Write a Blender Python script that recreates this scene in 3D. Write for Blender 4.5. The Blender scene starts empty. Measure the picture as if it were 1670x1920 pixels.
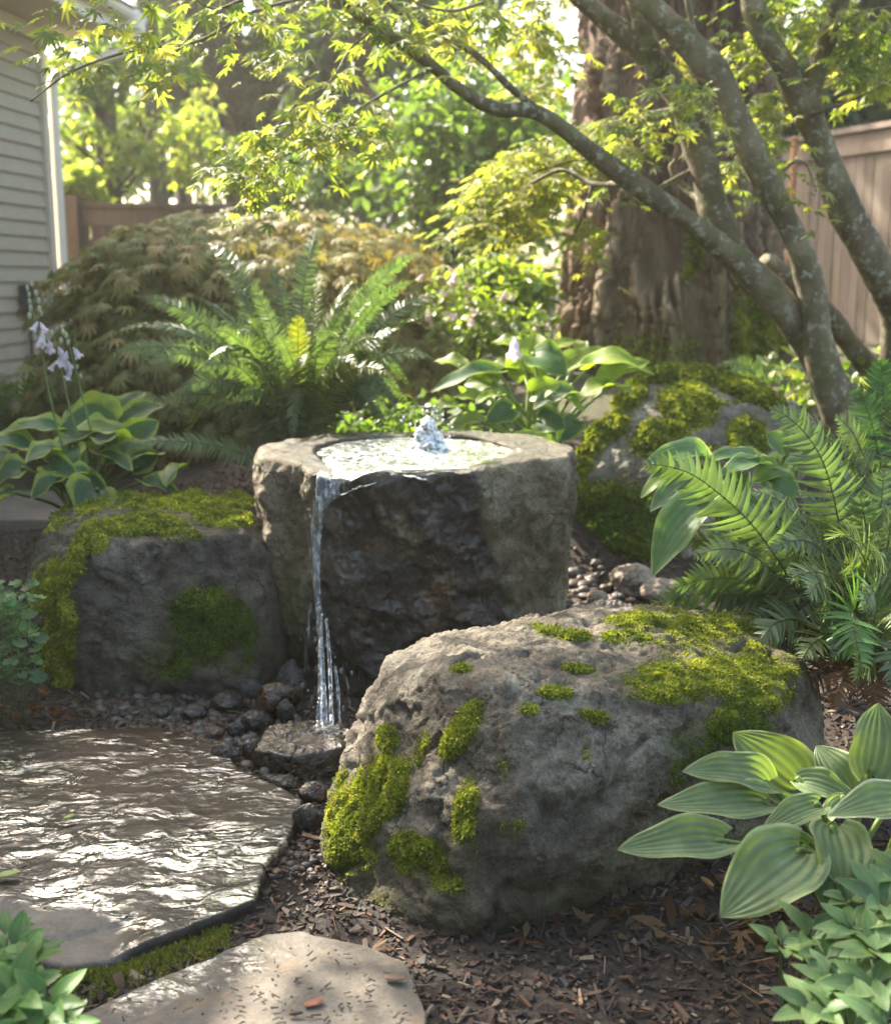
import bpy, bmesh, math, random
import numpy as np
from mathutils import Vector
S = bpy.context.scene
C = S.collection
R = math.radians

# ------------------------------------------------------------------ camera, world, sun, exposure
CAM_Z, FPX, PITCH = 1.2, 2300.0, R(10.83)
cd = bpy.data.cameras.new('camera'); cam = bpy.data.objects.new('camera', cd); C.objects.link(cam)
cam.location = (0, 0, CAM_Z); cam.rotation_euler = (R(90) - PITCH, 0, 0)
cd.sensor_fit = 'VERTICAL'; cd.sensor_height = 24.0; cd.lens = 24.0 * FPX / 1920.0
cd.clip_start = 0.05; cd.clip_end = 400
cd.dof.use_dof = True; cd.dof.focus_distance = 2.6; cd.dof.aperture_fstop = 2.4
S.camera = cam

SUN_EL, SUN_AZ = R(41), R(-46)          # azimuth from +Y towards +X; the sun stands behind the house, to the back left
sun_dir = Vector((math.sin(SUN_AZ) * math.cos(SUN_EL), math.cos(SUN_AZ) * math.cos(SUN_EL), math.sin(SUN_EL)))
w = bpy.data.worlds.new('World'); S.world = w; w.use_nodes = True
wt = w.node_tree; bg = wt.nodes['Background']
sky = wt.nodes.new('ShaderNodeTexSky'); sky.sky_type = 'NISHITA'; sky.sun_disc = False
sky.sun_elevation = SUN_EL; sky.sun_rotation = SUN_AZ
sky.air_density = 1.0; sky.dust_density = 3.0; sky.ozone_density = 1.0
warm = wt.nodes.new('ShaderNodeMixRGB'); warm.blend_type = 'MULTIPLY'; warm.inputs[0].default_value = 1.0; warm.inputs[2].default_value = (1.07, 1.0, 0.86, 1)
wt.links.new(sky.outputs[0], warm.inputs[1]); wt.links.new(warm.outputs[0], bg.inputs[0]); bg.inputs[1].default_value = 0.13
sl = bpy.data.lights.new('sun', 'SUN'); sl.energy = 3.9; sl.angle = R(0.6); sl.color = (1.0, 0.91, 0.77)
so = bpy.data.objects.new('sun', sl); C.objects.link(so)
so.rotation_euler = sun_dir.to_track_quat('Z', 'Y').to_euler(); so.location = (-6, 6, 9)
S.view_settings.view_transform = 'Standard'; S.view_settings.look = 'None'
S.view_settings.gamma = 1.0; S.view_settings.exposure = 2.62
S.cycles.use_denoising = True
S.cycles.max_bounces = 10; S.cycles.transparent_max_bounces = 12
S.cycles.diffuse_bounces = 4; S.cycles.glossy_bounces = 4; S.cycles.transmission_bounces = 8
S.cycles.volume_bounces = 0; S.cycles.sample_clamp_indirect = 6.0
S.cycles.caustics_reflective = False; S.cycles.caustics_refractive = False

# ------------------------------------------------------------------ pixel -> world helpers (survey of the photograph)
cp, sp = math.cos(PITCH), math.sin(PITCH)
def ray(px, py):
    a, b = px - 835.0, 960.0 - py
    return np.array([a, FPX * cp + b * sp, -FPX * sp + b * cp])
def P(px, py, Y):
    d = ray(px, py); return np.array([0, 0, CAM_Z]) + d * (Y / d[1])
def G(px, py, z=0.0):
    d = ray(px, py); return np.array([0, 0, CAM_Z]) + d * ((z - CAM_Z) / d[2])
def proj(V):
    v = V - np.array([0, 0, CAM_Z]); f = v[:, 1] * cp - v[:, 2] * sp; u = v[:, 1] * sp + v[:, 2] * cp
    f = np.maximum(f, 1e-3)
    return 835 + FPX * v[:, 0] / f, 960 - FPX * u / f

# ------------------------------------------------------------------ numpy noise
def _grad(ix, iy, iz, seed, f):
    with np.errstate(over='ignore'):
        h = (ix.astype(np.uint32) * np.uint32(374761393) + iy.astype(np.uint32) * np.uint32(668265263)
             + iz.astype(np.uint32) * np.uint32(2246822519) + np.uint32(seed * 3266489917 & 0xffffffff))
        h ^= h >> np.uint32(13); h *= np.uint32(1274126177); h ^= h >> np.uint32(16)
    gx = (h & 1023) / 511.5 - 1; gy = ((h >> np.uint32(10)) & 1023) / 511.5 - 1; gz = ((h >> np.uint32(20)) & 1023) / 511.5 - 1
    return gx * f[0] + gy * f[1] + gz * f[2]
def gnoise(p, seed=0):
    i = np.floor(p).astype(np.int64); f = p - i; t = f * f * f * (f * (f * 6 - 15) + 10)
    out = 0
    for a in (0, 1):
        for b in (0, 1):
            for c in (0, 1):
                g = _grad(i[:, 0] + a, i[:, 1] + b, i[:, 2] + c, seed, (f[:, 0] - a, f[:, 1] - b, f[:, 2] - c))
                wgt = (t[:, 0] if a else 1 - t[:, 0]) * (t[:, 1] if b else 1 - t[:, 1]) * (t[:, 2] if c else 1 - t[:, 2])
                out = out + g * wgt
    return out
def fbm(p, freq, octv=4, seed=0, ridged=False, gain=0.5):
    p = np.asarray(p, float); out = np.zeros(len(p)); a, s = 1.0, 0
    for o in range(octv):
        n = gnoise(p * freq, seed + o * 7)
        if ridged: n = 1 - np.abs(n) * 2.2
        out += a * n; s += a; a *= gain; freq *= 2.03
    return out / s
def sstep(a, b, x):
    t = np.clip((np.asarray(x, float) - a) / (b - a), 0, 1); return t * t * (3 - 2 * t)
def nrm(v):
    v = np.asarray(v, float); return v / np.maximum(np.linalg.norm(v, axis=-1, keepdims=True), 1e-9)
RNG = np.random.default_rng(11)

# ------------------------------------------------------------------ mesh building
ORIGIN = {}
def mk(name, V, F, mat, parent=None, loc=None, tint=None, attrs=None, smooth=True):
    V = np.asarray(V, float)
    if not isinstance(F, list): F = [F]
    org = ORIGIN[parent.name] if parent is not None else (np.array(loc, float) if loc is not None else np.zeros(3))
    me = bpy.data.meshes.new(name)
    me.vertices.add(len(V)); me.vertices.foreach_set('co', (V - org).astype(np.float32).ravel())
    F = [np.asarray(f, np.int32) for f in F if len(f)]
    loops = np.concatenate([f.ravel() for f in F]); sizes = np.concatenate([np.full(len(f), f.shape[1]) for f in F])
    me.loops.add(len(loops)); me.loops.foreach_set('vertex_index', loops)
    me.polygons.add(len(sizes)); me.polygons.foreach_set('loop_start', np.concatenate([[0], np.cumsum(sizes)[:-1]]).astype(np.int32))
    me.update(calc_edges=True); me.validate()
    me.polygons.foreach_set('use_smooth', np.full(len(me.polygons), smooth))
    if tint is not None:
        t = np.ones((len(V), 4), np.float32); t[:, :3] = tint
        at = me.attributes.new('tint', 'FLOAT_COLOR', 'POINT'); at.data.foreach_set('color', t.ravel())
    for k, a in (attrs or {}).items():
        at = me.attributes.new(k, 'FLOAT', 'POINT'); at.data.foreach_set('value', np.asarray(a, np.float32))
    me.materials.append(mat)
    o = bpy.data.objects.new(name, me); C.objects.link(o)
    if parent is not None: o.parent = parent
    else: o.location = org
    ORIGIN[o.name] = org
    return o
def tag(o, label=None, cat=None, group=None, kind=None):
    for k, v in (('label', label), ('category', cat), ('group', group), ('kind', kind)):
        if v: o[k] = v
    return o
def thing(name, label, cat, loc, group=None):
    o = bpy.data.objects.new(name, None); C.objects.link(o); o.location = loc; o.empty_display_size = 0.1
    ORIGIN[o.name] = np.array(loc, float)
    return tag(o, label, cat, group)

class Acc:
    def __init__(s): s.V, s.F, s.T, s.n = [], {}, [], 0
    def add(s, V, F, tint=(0.1, 0.1, 0.1)):
        V = np.asarray(V, float)
        for f in (F if isinstance(F, list) else [F]):
            f = np.asarray(f)
            if len(f): s.F.setdefault(f.shape[1], []).append(f + s.n)
        s.V.append(V); t = np.empty((len(V), 3)); t[:] = tint; s.T.append(t); s.n += len(V)
    def inst(s, tv, tf, M, T, tints, shade=None):
        k, n = len(M), len(tv)
        if k == 0: return
        V = np.einsum('kij,nj->kni', M, tv) + T[:, None, :]
        t = np.repeat(np.asarray(tints, float)[:, None, :], n, 1)
        if shade is not None: t = t * shade[None, :, :]
        off = (np.arange(k) * n)[:, None, None]
        s.add(V.reshape(-1, 3), [(f[None] + off).reshape(-1, f.shape[1]) for f in (tf if isinstance(tf, list) else [tf])], t.reshape(-1, 3))
    def build(s, name, mat, parent=None, loc=None, smooth=True):
        return mk(name, np.concatenate(s.V), [np.concatenate(f) for f in s.F.values()], mat, parent, loc, np.concatenate(s.T), smooth=smooth)

def frames(y, n):
    y = nrm(y); x = nrm(np.cross(y, n)); z = np.cross(x, y)
    return np.stack([x, y, z], axis=-1)
def rand_unit(k): return nrm(RNG.normal(size=(k, 3)))
def catmull(pts, n):
    p = np.asarray(pts, float); p = np.vstack([2 * p[0] - p[1], p, 2 * p[-1] - p[-2]]); m = len(p) - 3
    u = np.linspace(0, m - 1e-6, n); i = u.astype(int); t = (u - i)[:, None]
    a, b, c, d = p[i], p[i + 1], p[i + 2], p[i + 3]
    return 0.5 * (2 * b + (c - a) * t + (2 * a - 5 * b + 4 * c - d) * t * t + (3 * b - a - 3 * c + d) * t ** 3)
def tube(pts, rad, sides=8, bump=0.0, seed=0, cap=True):
    pts = np.asarray(pts, float); n = len(pts); rad = np.broadcast_to(np.asarray(rad, float), (n,))
    T = nrm(np.gradient(pts, axis=0)); a = np.zeros((n, 3)); ref = np.array([0, 0, 1.0]) if abs(T[0][2]) < 0.9 else np.array([1.0, 0, 0])
    a[0] = nrm(ref - T[0] * (ref @ T[0]))
    for i in range(1, n): a[i] = nrm(a[i - 1] - T[i] * (a[i - 1] @ T[i]))
    b = np.cross(T, a); th = np.linspace(0, 2 * np.pi, sides, endpoint=False)
    dirs = np.cos(th)[None, :, None] * a[:, None] + np.sin(th)[None, :, None] * b[:, None]
    V = (pts[:, None] + dirs * rad[:, None, None]).reshape(-1, 3)
    if bump: V = V + dirs.reshape(-1, 3) * (fbm(V, 14, 3, seed) * bump * np.repeat(rad, sides) / max(rad.max(), 1e-6))[:, None]
    i = np.arange(n - 1)[:, None] * sides; j = np.arange(sides)[None]; k = (j + 1) % sides
    F = [np.stack([i + j, i + k, i + sides + k, i + sides + j], -1).reshape(-1, 4)]
    if cap:
        V = np.vstack([V, pts[:1], pts[-1:]]); c0, c1 = n * sides, n * sides + 1; jj = np.arange(sides); kk = (jj + 1) % sides; o = (n - 1) * sides
        F.append(np.vstack([np.stack([np.full(sides, c0), kk, jj], -1), np.stack([np.full(sides, c1), o + jj, o + kk], -1)]))
    return V, F
def grid_faces(nu, nv, wrap=False):
    i = np.arange(nv - 1)[:, None] * nu; j = np.arange(nu if wrap else nu - 1)[None]; k = (j + 1) % nu
    return np.stack([i + j, i + k, i + nu + k, i + nu + j], -1).reshape(-1, 4)
def vnormals(V, F):
    N = np.zeros_like(V)
    for f in (F if isinstance(F, list) else [F]):
        fn = np.cross(V[f[:, 2]] - V[f[:, 0]], V[f[:, -1]] - V[f[:, 1]] if f.shape[1] == 4 else V[f[:, 1]] - V[f[:, 0]])
        if f.shape[1] == 3: fn = np.cross(V[f[:, 1]] - V[f[:, 0]], V[f[:, 2]] - V[f[:, 0]])
        for c in range(f.shape[1]): np.add.at(N, f[:, c], fn)
    return nrm(N)
def box(c, s, rz=0.0):
    v = np.array([[x, y, z] for z in (-.5, .5) for y in (-.5, .5) for x in (-.5, .5)]) * np.asarray(s, float)
    ca, sa = math.cos(rz), math.sin(rz); v = v @ np.array([[ca, sa, 0], [-sa, ca, 0], [0, 0, 1]])
    return v + np.asarray(c, float), np.array([[0, 2, 3, 1], [4, 5, 7, 6], [0, 1, 5, 4], [2, 6, 7, 3], [0, 4, 6, 2], [1, 3, 7, 5]])
def bar(a, b, wd, ht, up=(0, 0, 1)):
    a, b = np.asarray(a, float), np.asarray(b, float); y = nrm(b - a); x = nrm(np.cross(y, np.asarray(up, float))); z = np.cross(x, y)
    v, f = box((0, 0, 0), (wd, np.linalg.norm(b - a), ht))
    return v @ np.stack([x, y, z]) + (a + b) / 2, f

# ------------------------------------------------------------------ materials
class NT:
    def __init__(s, name):
        s.m = bpy.data.materials.new(name); s.m.use_nodes = True; s.t = s.m.node_tree
        s.b = s.t.nodes['Principled BSDF']; s.out = s.t.nodes['Material Output']
    def n(s, typ, props=None, **ins):
        nd = s.t.nodes.new('ShaderNode' + typ)
        for k, v in (props or {}).items(): setattr(nd, k, v)
        for k, v in ins.items(): s.set(nd, k.replace('_', ' '), v)
        return nd
    def set(s, nd, k, v):
        i = nd.inputs[int(k[1:])] if k[0] == 'i' and k[1:].isdigit() else nd.inputs[k]
        if isinstance(v, bpy.types.NodeSocket): s.t.links.new(v, i)
        else: i.default_value = v
    def coord(s, scale=(1, 1, 1), rot=(0, 0, 0)):
        tc = s.n('TexCoord'); mp = s.n('Mapping'); s.t.links.new(tc.outputs['Object'], mp.inputs['Vector'])
        mp.inputs['Scale'].default_value = scale; mp.inputs['Rotation'].default_value = rot
        return mp.outputs[0]
    def noise(s, vec, scale, detail=6, rough=0.55, dist=0.0):
        return s.n('TexNoise', Vector=vec, Scale=scale, Detail=detail, Roughness=rough, Distortion=dist).outputs['Fac']
    def ramp(s, fac, stops):
        r = s.n('ValToRGB'); s.t.links.new(fac, r.inputs[0]); e = r.color_ramp.elements
        while len(e) < len(stops): e.new(0.5)
        for el, (p, c) in zip(e, stops): el.position = p; el.color = (c, c, c, 1) if isinstance(c, (int, float)) else (*c, 1)
        return r.outputs[0]
    def mix(s, fac, a, b, blend='MIX'):
        m = s.n('MixRGB', {'blend_type': blend})
        for i, v in enumerate((fac, a, b)):
            if isinstance(v, bpy.types.NodeSocket): s.t.links.new(v, m.inputs[i])
            else: m.inputs[i].default_value = v if i == 0 else (*v, 1)
        return m.outputs[0]
    def math(s, op, a, b=0.0, clamp=False):
        m = s.n('Math', {'operation': op, 'use_clamp': clamp})
        for i, v in enumerate((a, b)):
            if isinstance(v, bpy.types.NodeSocket): s.t.links.new(v, m.inputs[i])
            else: m.inputs[i].default_value = v
        return m.outputs[0]
    def attr(s, name, out='Fac'): return s.n('Attribute', {'attribute_name': name}).outputs[out]
    def bump(s, h, strength=0.5, dist=0.01, normal=None):
        b = s.n('Bump', Strength=strength, Distance=dist, Height=h)
        if normal is not None: s.t.links.new(normal, b.inputs['Normal'])
        return b.outputs[0]
    def p(s, **k):
        for a, v in k.items(): s.set(s.b, a.replace('_', ' '), v if not isinstance(v, tuple) or len(v) == 4 else (*v, 1))
        return s.m

def rock_mat(name, dark, mid, light, lichen=(0.36, 0.37, 0.32), lich_amt=0.6, scale=1.0, bstr=0.7, rough=0.85):
    m = NT(name); v = m.coord()
    a = m.noise(v, 3.2 * scale, 8, 0.62, 0.6); b = m.noise(v, 17 * scale, 8, 0.65); c = m.noise(v, 110 * scale, 6, 0.75)
    col = m.ramp(m.math('ADD', m.math('MULTIPLY', a, 0.6), m.math('MULTIPLY', b, 0.4)), [(0.38, dark), (0.5, mid), (0.62, light)])
    col = m.mix(0.75, col, m.ramp(c, [(0.36, 0.35), (0.5, 1.0), (0.64, 1.5)]), 'MULTIPLY')
    spk = m.ramp(m.noise(v, 210 * scale, 3, 0.6), [(0.6, 0.0), (0.68, 1.0)]); col = m.mix(m.math('MULTIPLY', spk, 0.35), col, lichen)
    lf = m.math('MULTIPLY', m.ramp(m.noise(v, 7.3 * scale, 10, 0.72, 1.2), [(0.56, 0.0), (0.66, 1.0)]), m.ramp(c, [(0.35, 0.2), (0.55, 1.0)]))
    col = m.mix(m.math('MULTIPLY', lf, lich_amt), col, lichen)
    dv = m.n('MixRGB', {'blend_type': 'ADD'}); dv.inputs[0].default_value = 0.16; m.t.links.new(v, dv.inputs[1]); m.t.links.new(m.n('TexNoise', Vector=v, Scale=5.0 * scale, Detail=6.0, Roughness=0.65).outputs['Color'], dv.inputs[2])
    ce = m.n('TexVoronoi', {'feature': 'DISTANCE_TO_EDGE'}, Vector=dv.outputs[0], Scale=5.2 * scale).outputs['Distance']
    crack = m.math('MULTIPLY', m.ramp(ce, [(0.0, 1.0), (0.022, 0.0)]), m.ramp(m.noise(v, 3.7 * scale, 3, 0.6), [(0.5, 0.0), (0.58, 1.0)]))
    col = m.mix(m.math('MULTIPLY', crack, 0.75), col, (0.02, 0.016, 0.012))
    stain = m.attr('stain'); col = m.mix(m.math('MULTIPLY', stain, m.ramp(b, [(0.3, 0.3), (0.6, 1.0)])), col, (0.085, 0.082, 0.02))
    wet = m.attr('wet'); wn = m.math('MULTIPLY', wet, 1.0)
    col = m.mix(wn, col, m.mix(1.0, col, m.ramp(m.noise(v, 8 * scale, 6, 0.7, 0.5), [(0.42, (0.07, 0.052, 0.03)), (0.54, (0.15, 0.10, 0.05)), (0.64, (0.42, 0.27, 0.11))]), 'MULTIPLY'))
    pits = m.ramp(m.n('TexVoronoi', Vector=v, Scale=42 * scale).outputs['Distance'], [(0.0, 0.0), (0.28, 1.0)])
    h = m.math('ADD', m.math('ADD', m.math('MULTIPLY', b, 1.0), m.math('MULTIPLY', c, 0.45)), m.math('SUBTRACT', m.math('MULTIPLY', pits, 0.12), m.math('MULTIPLY', crack, 0.5)))
    nb = m.bump(h, bstr, 0.022)
    rg = m.math('SUBTRACT', rough, m.math('MULTIPLY', wet, rough - 0.34))
    wb = m.bump(m.noise(v, 34 * scale, 2, 0.5, 1.2), 0.9, 0.008 / scale, None)
    return m.p(Base_Color=col, Roughness=rg, Normal=nb, Coat_Weight=m.math('MULTIPLY', wet, m.ramp(m.noise(v, 11 * scale, 5, 0.65, 0.8), [(0.44, 0.12), (0.60, 1.0)])), Coat_Roughness=0.03, Coat_IOR=1.45, Coat_Normal=wb)

def leaf_mat(name, trans=0.45, rough=0.42, tcol=(1.9, 1.9, 0.55), vein=0.0, spec=0.45, nscale=25):
    m = NT(name); v = m.coord(); t = m.attr('tint', 'Color')
    t = m.mix(0.5, t, m.ramp(m.noise(v, nscale, 4), [(0.3, 0.6), (0.7, 1.4)]), 'MULTIPLY')
    m.p(Base_Color=t, Roughness=rough, Specular_IOR_Level=spec, Normal=m.bump(m.noise(v, 160, 3), 0.25, 0.003))
    tr = m.n('BsdfTranslucent', Color=m.mix(1.0, t, tcol, 'MULTIPLY'))
    ms = m.n('MixShader'); m.t.links.new(m.b.outputs[0], ms.inputs[1]); m.t.links.new(tr.outputs[0], ms.inputs[2]); ms.inputs[0].default_value = trans
    m.t.links.new(ms.outputs[0], m.out.inputs[0])
    return m.m

M = {}
M['basalt'] = rock_mat('basalt', (0.07, 0.052, 0.03), (0.165, 0.13, 0.082), (0.30, 0.255, 0.175), (0.42, 0.42, 0.36), 0.45, 1.1, 0.8)
M['boulder'] = rock_mat('boulder_stone', (0.050, 0.039, 0.026), (0.132, 0.108, 0.076), (0.255, 0.218, 0.160), (0.34, 0.33, 0.265), 0.65, 1.3, 1.0)
M['dark_boulder'] = rock_mat('dark_boulder_stone', (0.04, 0.034, 0.026), (0.10, 0.086, 0.068), (0.20, 0.175, 0.14), (0.26, 0.25, 0.2), 0.35, 1.3, 1.0)
M['pale_boulder'] = rock_mat('pale_boulder_stone', (0.07, 0.058, 0.042), (0.15, 0.128, 0.095), (0.26, 0.235, 0.19), (0.42, 0.42, 0.37), 0.7, 1.0, 0.9)
M['moss'] = leaf_mat('moss', 0.30, 0.8, (1.7, 1.7, 0.5), spec=0.15)
M['maple_leaf'] = leaf_mat('maple_leaf', 0.55, 0.5, (1.85, 1.8, 0.55), spec=0.3)
M['lace_leaf'] = leaf_mat('lace_leaf', 0.42, 0.55, (1.7, 1.45, 0.5), spec=0.25)
M['fern'] = leaf_mat('fern_leaf', 0.32, 0.40, (1.6, 1.9, 0.6))
M['hosta'] = leaf_mat('hosta_leaf', 0.38, 0.5, (1.9, 2.1, 0.5), spec=0.32, nscale=26)
M['shrub'] = leaf_mat('shrub_leaf', 0.42, 0.42, (2.0, 2.1, 0.5))
M['far_leaf'] = leaf_mat('tree_leaf', 0.45, 0.55, (2.0, 2.0, 0.5), spec=0.3)
M['petal'] = leaf_mat('petal', 0.4, 0.6, (1.0, 1.0, 1.0), spec=0.2)
M['chip'] = leaf_mat('bark_chip', 0.0, 0.75, nscale=60, spec=0.35)
M['pebble'] = leaf_mat('pebble_stone', 0.0, 0.55, nscale=40, spec=0.4)

def maple_bark():
    m = NT('maple_bark'); v = m.coord(); a = m.noise(v, 6, 8, 0.6, 0.5); b = m.noise(v, 28, 8, 0.65); c = m.noise(v, 120, 4)
    col = m.ramp(a, [(0.35, (0.055, 0.040, 0.021)), (0.5, (0.115, 0.09, 0.05)), (0.65, (0.18, 0.15, 0.092))])
    col = m.mix(m.ramp(b, [(0.54, 0.0), (0.62, 0.8)]), col, (0.29, 0.29, 0.22))
    col = m.mix(m.ramp(m.noise(v, 9, 5), [(0.5, 0.0), (0.62, 0.7)]), col, (0.075, 0.085, 0.02))
    return m.p(Base_Color=col, Roughness=0.85, Normal=m.bump(m.math('ADD', b, m.math('MULTIPLY', c, 0.4)), 0.6, 0.01))
M['maple_bark'] = maple_bark()
def fir_bark():
    m = NT('fir_bark'); v = m.coord((1, 1, 0.28)); a = m.noise(v, 7, 8, 0.65, 0.3); b = m.noise(m.coord((1, 1, 0.12)), 60, 6, 0.7); f = m.attr('furrow')
    col = m.ramp(a, [(0.38, (0.11, 0.062, 0.04)), (0.5, (0.25, 0.165, 0.112)), (0.62, (0.43, 0.33, 0.245))])
    col = m.mix(m.math('MULTIPLY', f, 0.72), col, (0.035, 0.018, 0.012))
    col = m.mix(m.math('MULTIPLY', m.attr('stain'), m.ramp(m.noise(m.coord(), 12, 6, 0.7), [(0.4, 0.0), (0.62, 0.9)])), col, (0.075, 0.085, 0.018))
    return m.p(Base_Color=col, Roughness=0.9, Normal=m.bump(m.math('ADD', a, m.math('MULTIPLY', b, 0.5)), 0.9, 0.03))
M['fir_bark'] = fir_bark()
def far_bark(name, c1, c2):
    m = NT(name); v = m.coord((1, 1, 0.2)); return m.p(Base_Color=m.ramp(m.noise(v, 8, 6, 0.7), [(0.35, c1), (0.65, c2)]), Roughness=0.9)
M['red_bark'] = far_bark('red_bark', (0.10, 0.055, 0.045), (0.22, 0.13, 0.11)); M['grey_bark'] = far_bark('grey_bark', (0.05, 0.043, 0.035), (0.11, 0.1, 0.08))
def wood(name, c1, c2, c3):
    m = NT(name); v = m.coord((1, 1, 0.07)); a = m.noise(v, 40, 6, 0.65); b = m.noise(m.coord((1, 1, 0.4)), 5, 4)
    t = m.attr('tint', 'Color'); col = m.ramp(m.math('ADD', m.math('MULTIPLY', a, 0.6), m.math('MULTIPLY', b, 0.4)), [(0.3, c1), (0.5, c2), (0.7, c3)])
    return m.p(Base_Color=m.mix(1.0, col, t, 'MULTIPLY'), Roughness=0.8, Normal=m.bump(a, 0.4, 0.005))
M['grey_wood'] = wood('weathered_wood', (0.13, 0.092, 0.068), (0.205, 0.155, 0.122), (0.28, 0.225, 0.185))
M['brown_wood'] = wood('brown_wood', (0.06, 0.042, 0.032), (0.10, 0.07, 0.054), (0.145, 0.105, 0.083))
def plain(name, col, rough, var=0.15, metal=0.0):
    m = NT(name); n = m.noise(m.coord(), 9, 6, 0.6); return m.p(Base_Color=m.mix(1.0, col, m.ramp(n, [(0.3, 1 - var), (0.7, 1 + var)]), 'MULTIPLY'), Roughness=rough, Metallic=metal)
M['siding'] = plain('siding_paint', (0.36, 0.315, 0.24), 0.6, 0.06); M['trim'] = plain('white_trim', (0.72, 0.69, 0.62), 0.55, 0.06)
M['soffit'] = plain('soffit_paint', (0.5, 0.44, 0.36), 0.7, 0.08); M['shingle'] = plain('roof_shingle', (0.09, 0.08, 0.075), 0.9, 0.3)
M['rust'] = plain('rusty_steel', (0.36, 0.15, 0.07), 0.7, 0.3); M['stem'] = leaf_mat('green_stem', 0.2, 0.45)
M['dark_iron'] = plain('dark_iron', (0.05, 0.045, 0.04), 0.5, 0.2)
def soil():
    m = NT('soil'); v = m.coord(); a = m.noise(v, 9, 10, 0.72, 0.4); b = m.noise(v, 60, 6, 0.7)
    col = m.ramp(b, [(0.3, (0.014, 0.010, 0.008)), (0.55, (0.04, 0.028, 0.02)), (0.72, (0.10, 0.07, 0.05))])
    col = m.mix(m.ramp(m.math('MULTIPLY', m.attr('stain'), a), [(0.2, 0.0), (0.4, 0.8)]), col, (0.07, 0.085, 0.018))
    wet = m.attr('wet')
    return m.p(Base_Color=m.mix(wet, col, m.mix(1.0, col, (0.45, 0.42, 0.4), 'MULTIPLY')), Roughness=m.math('SUBTRACT', 0.9, m.math('MULTIPLY', wet, 0.62)), Normal=m.bump(m.math('ADD', a, b), 0.9, 0.02))
M['soil'] = soil()
def slab_mat():
    m = NT('flagstone'); v = m.coord(); a = m.noise(v, 2.6, 8, 0.62, 0.7); b = m.noise(v, 22, 8, 0.7); c = m.noise(v, 140, 4, 0.7)
    col = m.ramp(m.math('ADD', m.math('MULTIPLY', a, 0.65), m.math('MULTIPLY', b, 0.35)), [(0.36, (0.085, 0.073, 0.058)), (0.5, (0.145, 0.126, 0.103)), (0.64, (0.21, 0.188, 0.157))])
    col = m.mix(0.4, col, m.ramp(c, [(0.3, 0.5), (0.6, 1.15)]), 'MULTIPLY')
    col = m.mix(m.ramp(m.noise(v, 5.5, 6, 0.7, 1.0), [(0.52, 0.0), (0.66, 0.55)]), col, (0.25, 0.17, 0.10))
    wet = m.attr('wet'); pool = m.attr('pool')
    col = m.mix(wet, col, m.mix(1.0, col, (0.15, 0.14, 0.13), 'MULTIPLY'))
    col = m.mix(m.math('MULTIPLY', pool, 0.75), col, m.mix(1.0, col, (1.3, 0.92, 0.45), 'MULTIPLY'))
    nb = m.bump(m.math('ADD', b, m.math('MULTIPLY', c, 0.4)), 0.55, 0.008)
    rp = m.n('TexNoise', Vector=m.coord((0.8, 1.2, 1), (0, 0, R(-14))), Scale=13.0, Detail=3.0, Roughness=0.45, Distortion=1.2).outputs['Fac']
    r2 = m.n('TexNoise', Vector=m.coord((1, 1.6, 1)), Scale=55.0, Detail=3.0, Roughness=0.6, Distortion=1.0).outputs['Fac']
    wn = m.bump(m.math('ADD', rp, m.math('MULTIPLY', r2, 0.12)), 1.0, 0.0125)
    rg = m.math('SUBTRACT', 0.85, m.math('MULTIPLY', wet, 0.5))
    m.p(Base_Color=col, Roughness=rg, Normal=nb, Specular_IOR_Level=0.3)
    fr = m.n('Fresnel', IOR=1.30, Normal=wn); gl = m.n('BsdfGlossy', Color=(1, 1, 1, 1), Roughness=0.035, Normal=wn); ms = m.n('MixShader')
    film = m.math('MULTIPLY', m.ramp(wet, [(0.15, 0.0), (0.7, 1.0)]), m.ramp(m.noise(m.coord((0.8, 1.3, 1)), 7.5, 5, 0.65, 0.6), [(0.45, 0.05), (0.60, 1.0)])); film = m.math('MULTIPLY', film, m.math('SUBTRACT', 0.58, m.math('MULTIPLY', pool, 0.30))); m.t.links.new(m.math('MULTIPLY', fr.outputs[0], film), ms.inputs[0]); m.t.links.new(m.b.outputs[0], ms.inputs[1]); m.t.links.new(gl.outputs[0], ms.inputs[2]); m.t.links.new(ms.outputs[0], m.out.inputs[0])
    return m.m
M['slab'] = slab_mat()
def water_mat(name, foam=0.15, scale=40, col=(0.93, 0.97, 0.97), bstr=0.5, zs=1.0, lo=0.0):
    m = NT(name); v = m.coord((1, 1, zs)); n = m.noise(v, scale, 4, 0.6, 0.8)
    m.p(Base_Color=col, Roughness=0.04, IOR=1.33, Transmission_Weight=1.0, Normal=m.bump(n, bstr, 0.01))
    d = m.n('BsdfDiffuse', Color=(0.85, 0.88, 0.9, 1)); ms = m.n('MixShader')
    fo = m.math('MULTIPLY', m.ramp(m.noise(v, scale * 1.7, 5, 0.7, 0.5), [(0.5 - lo, 0.0), (0.68 - lo, 1.0)]), foam)
    m.t.links.new(fo, ms.inputs[0]); m.t.links.new(m.b.outputs[0], ms.inputs[1]); m.t.links.new(d.outputs[0], ms.inputs[2]); m.t.links.new(ms.outputs[0], m.out.inputs[0])
    return m.m
M['water'] = water_mat('pool_water', 0.45, 26, (0.9, 0.95, 0.93), 1.0); M['jet'] = water_mat('bubbling_water', 0.9, 45, bstr=0.6, lo=0.14); M['fall'] = water_mat('falling_water', 0.5, 60, bstr=0.3, zs=0.10)

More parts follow.
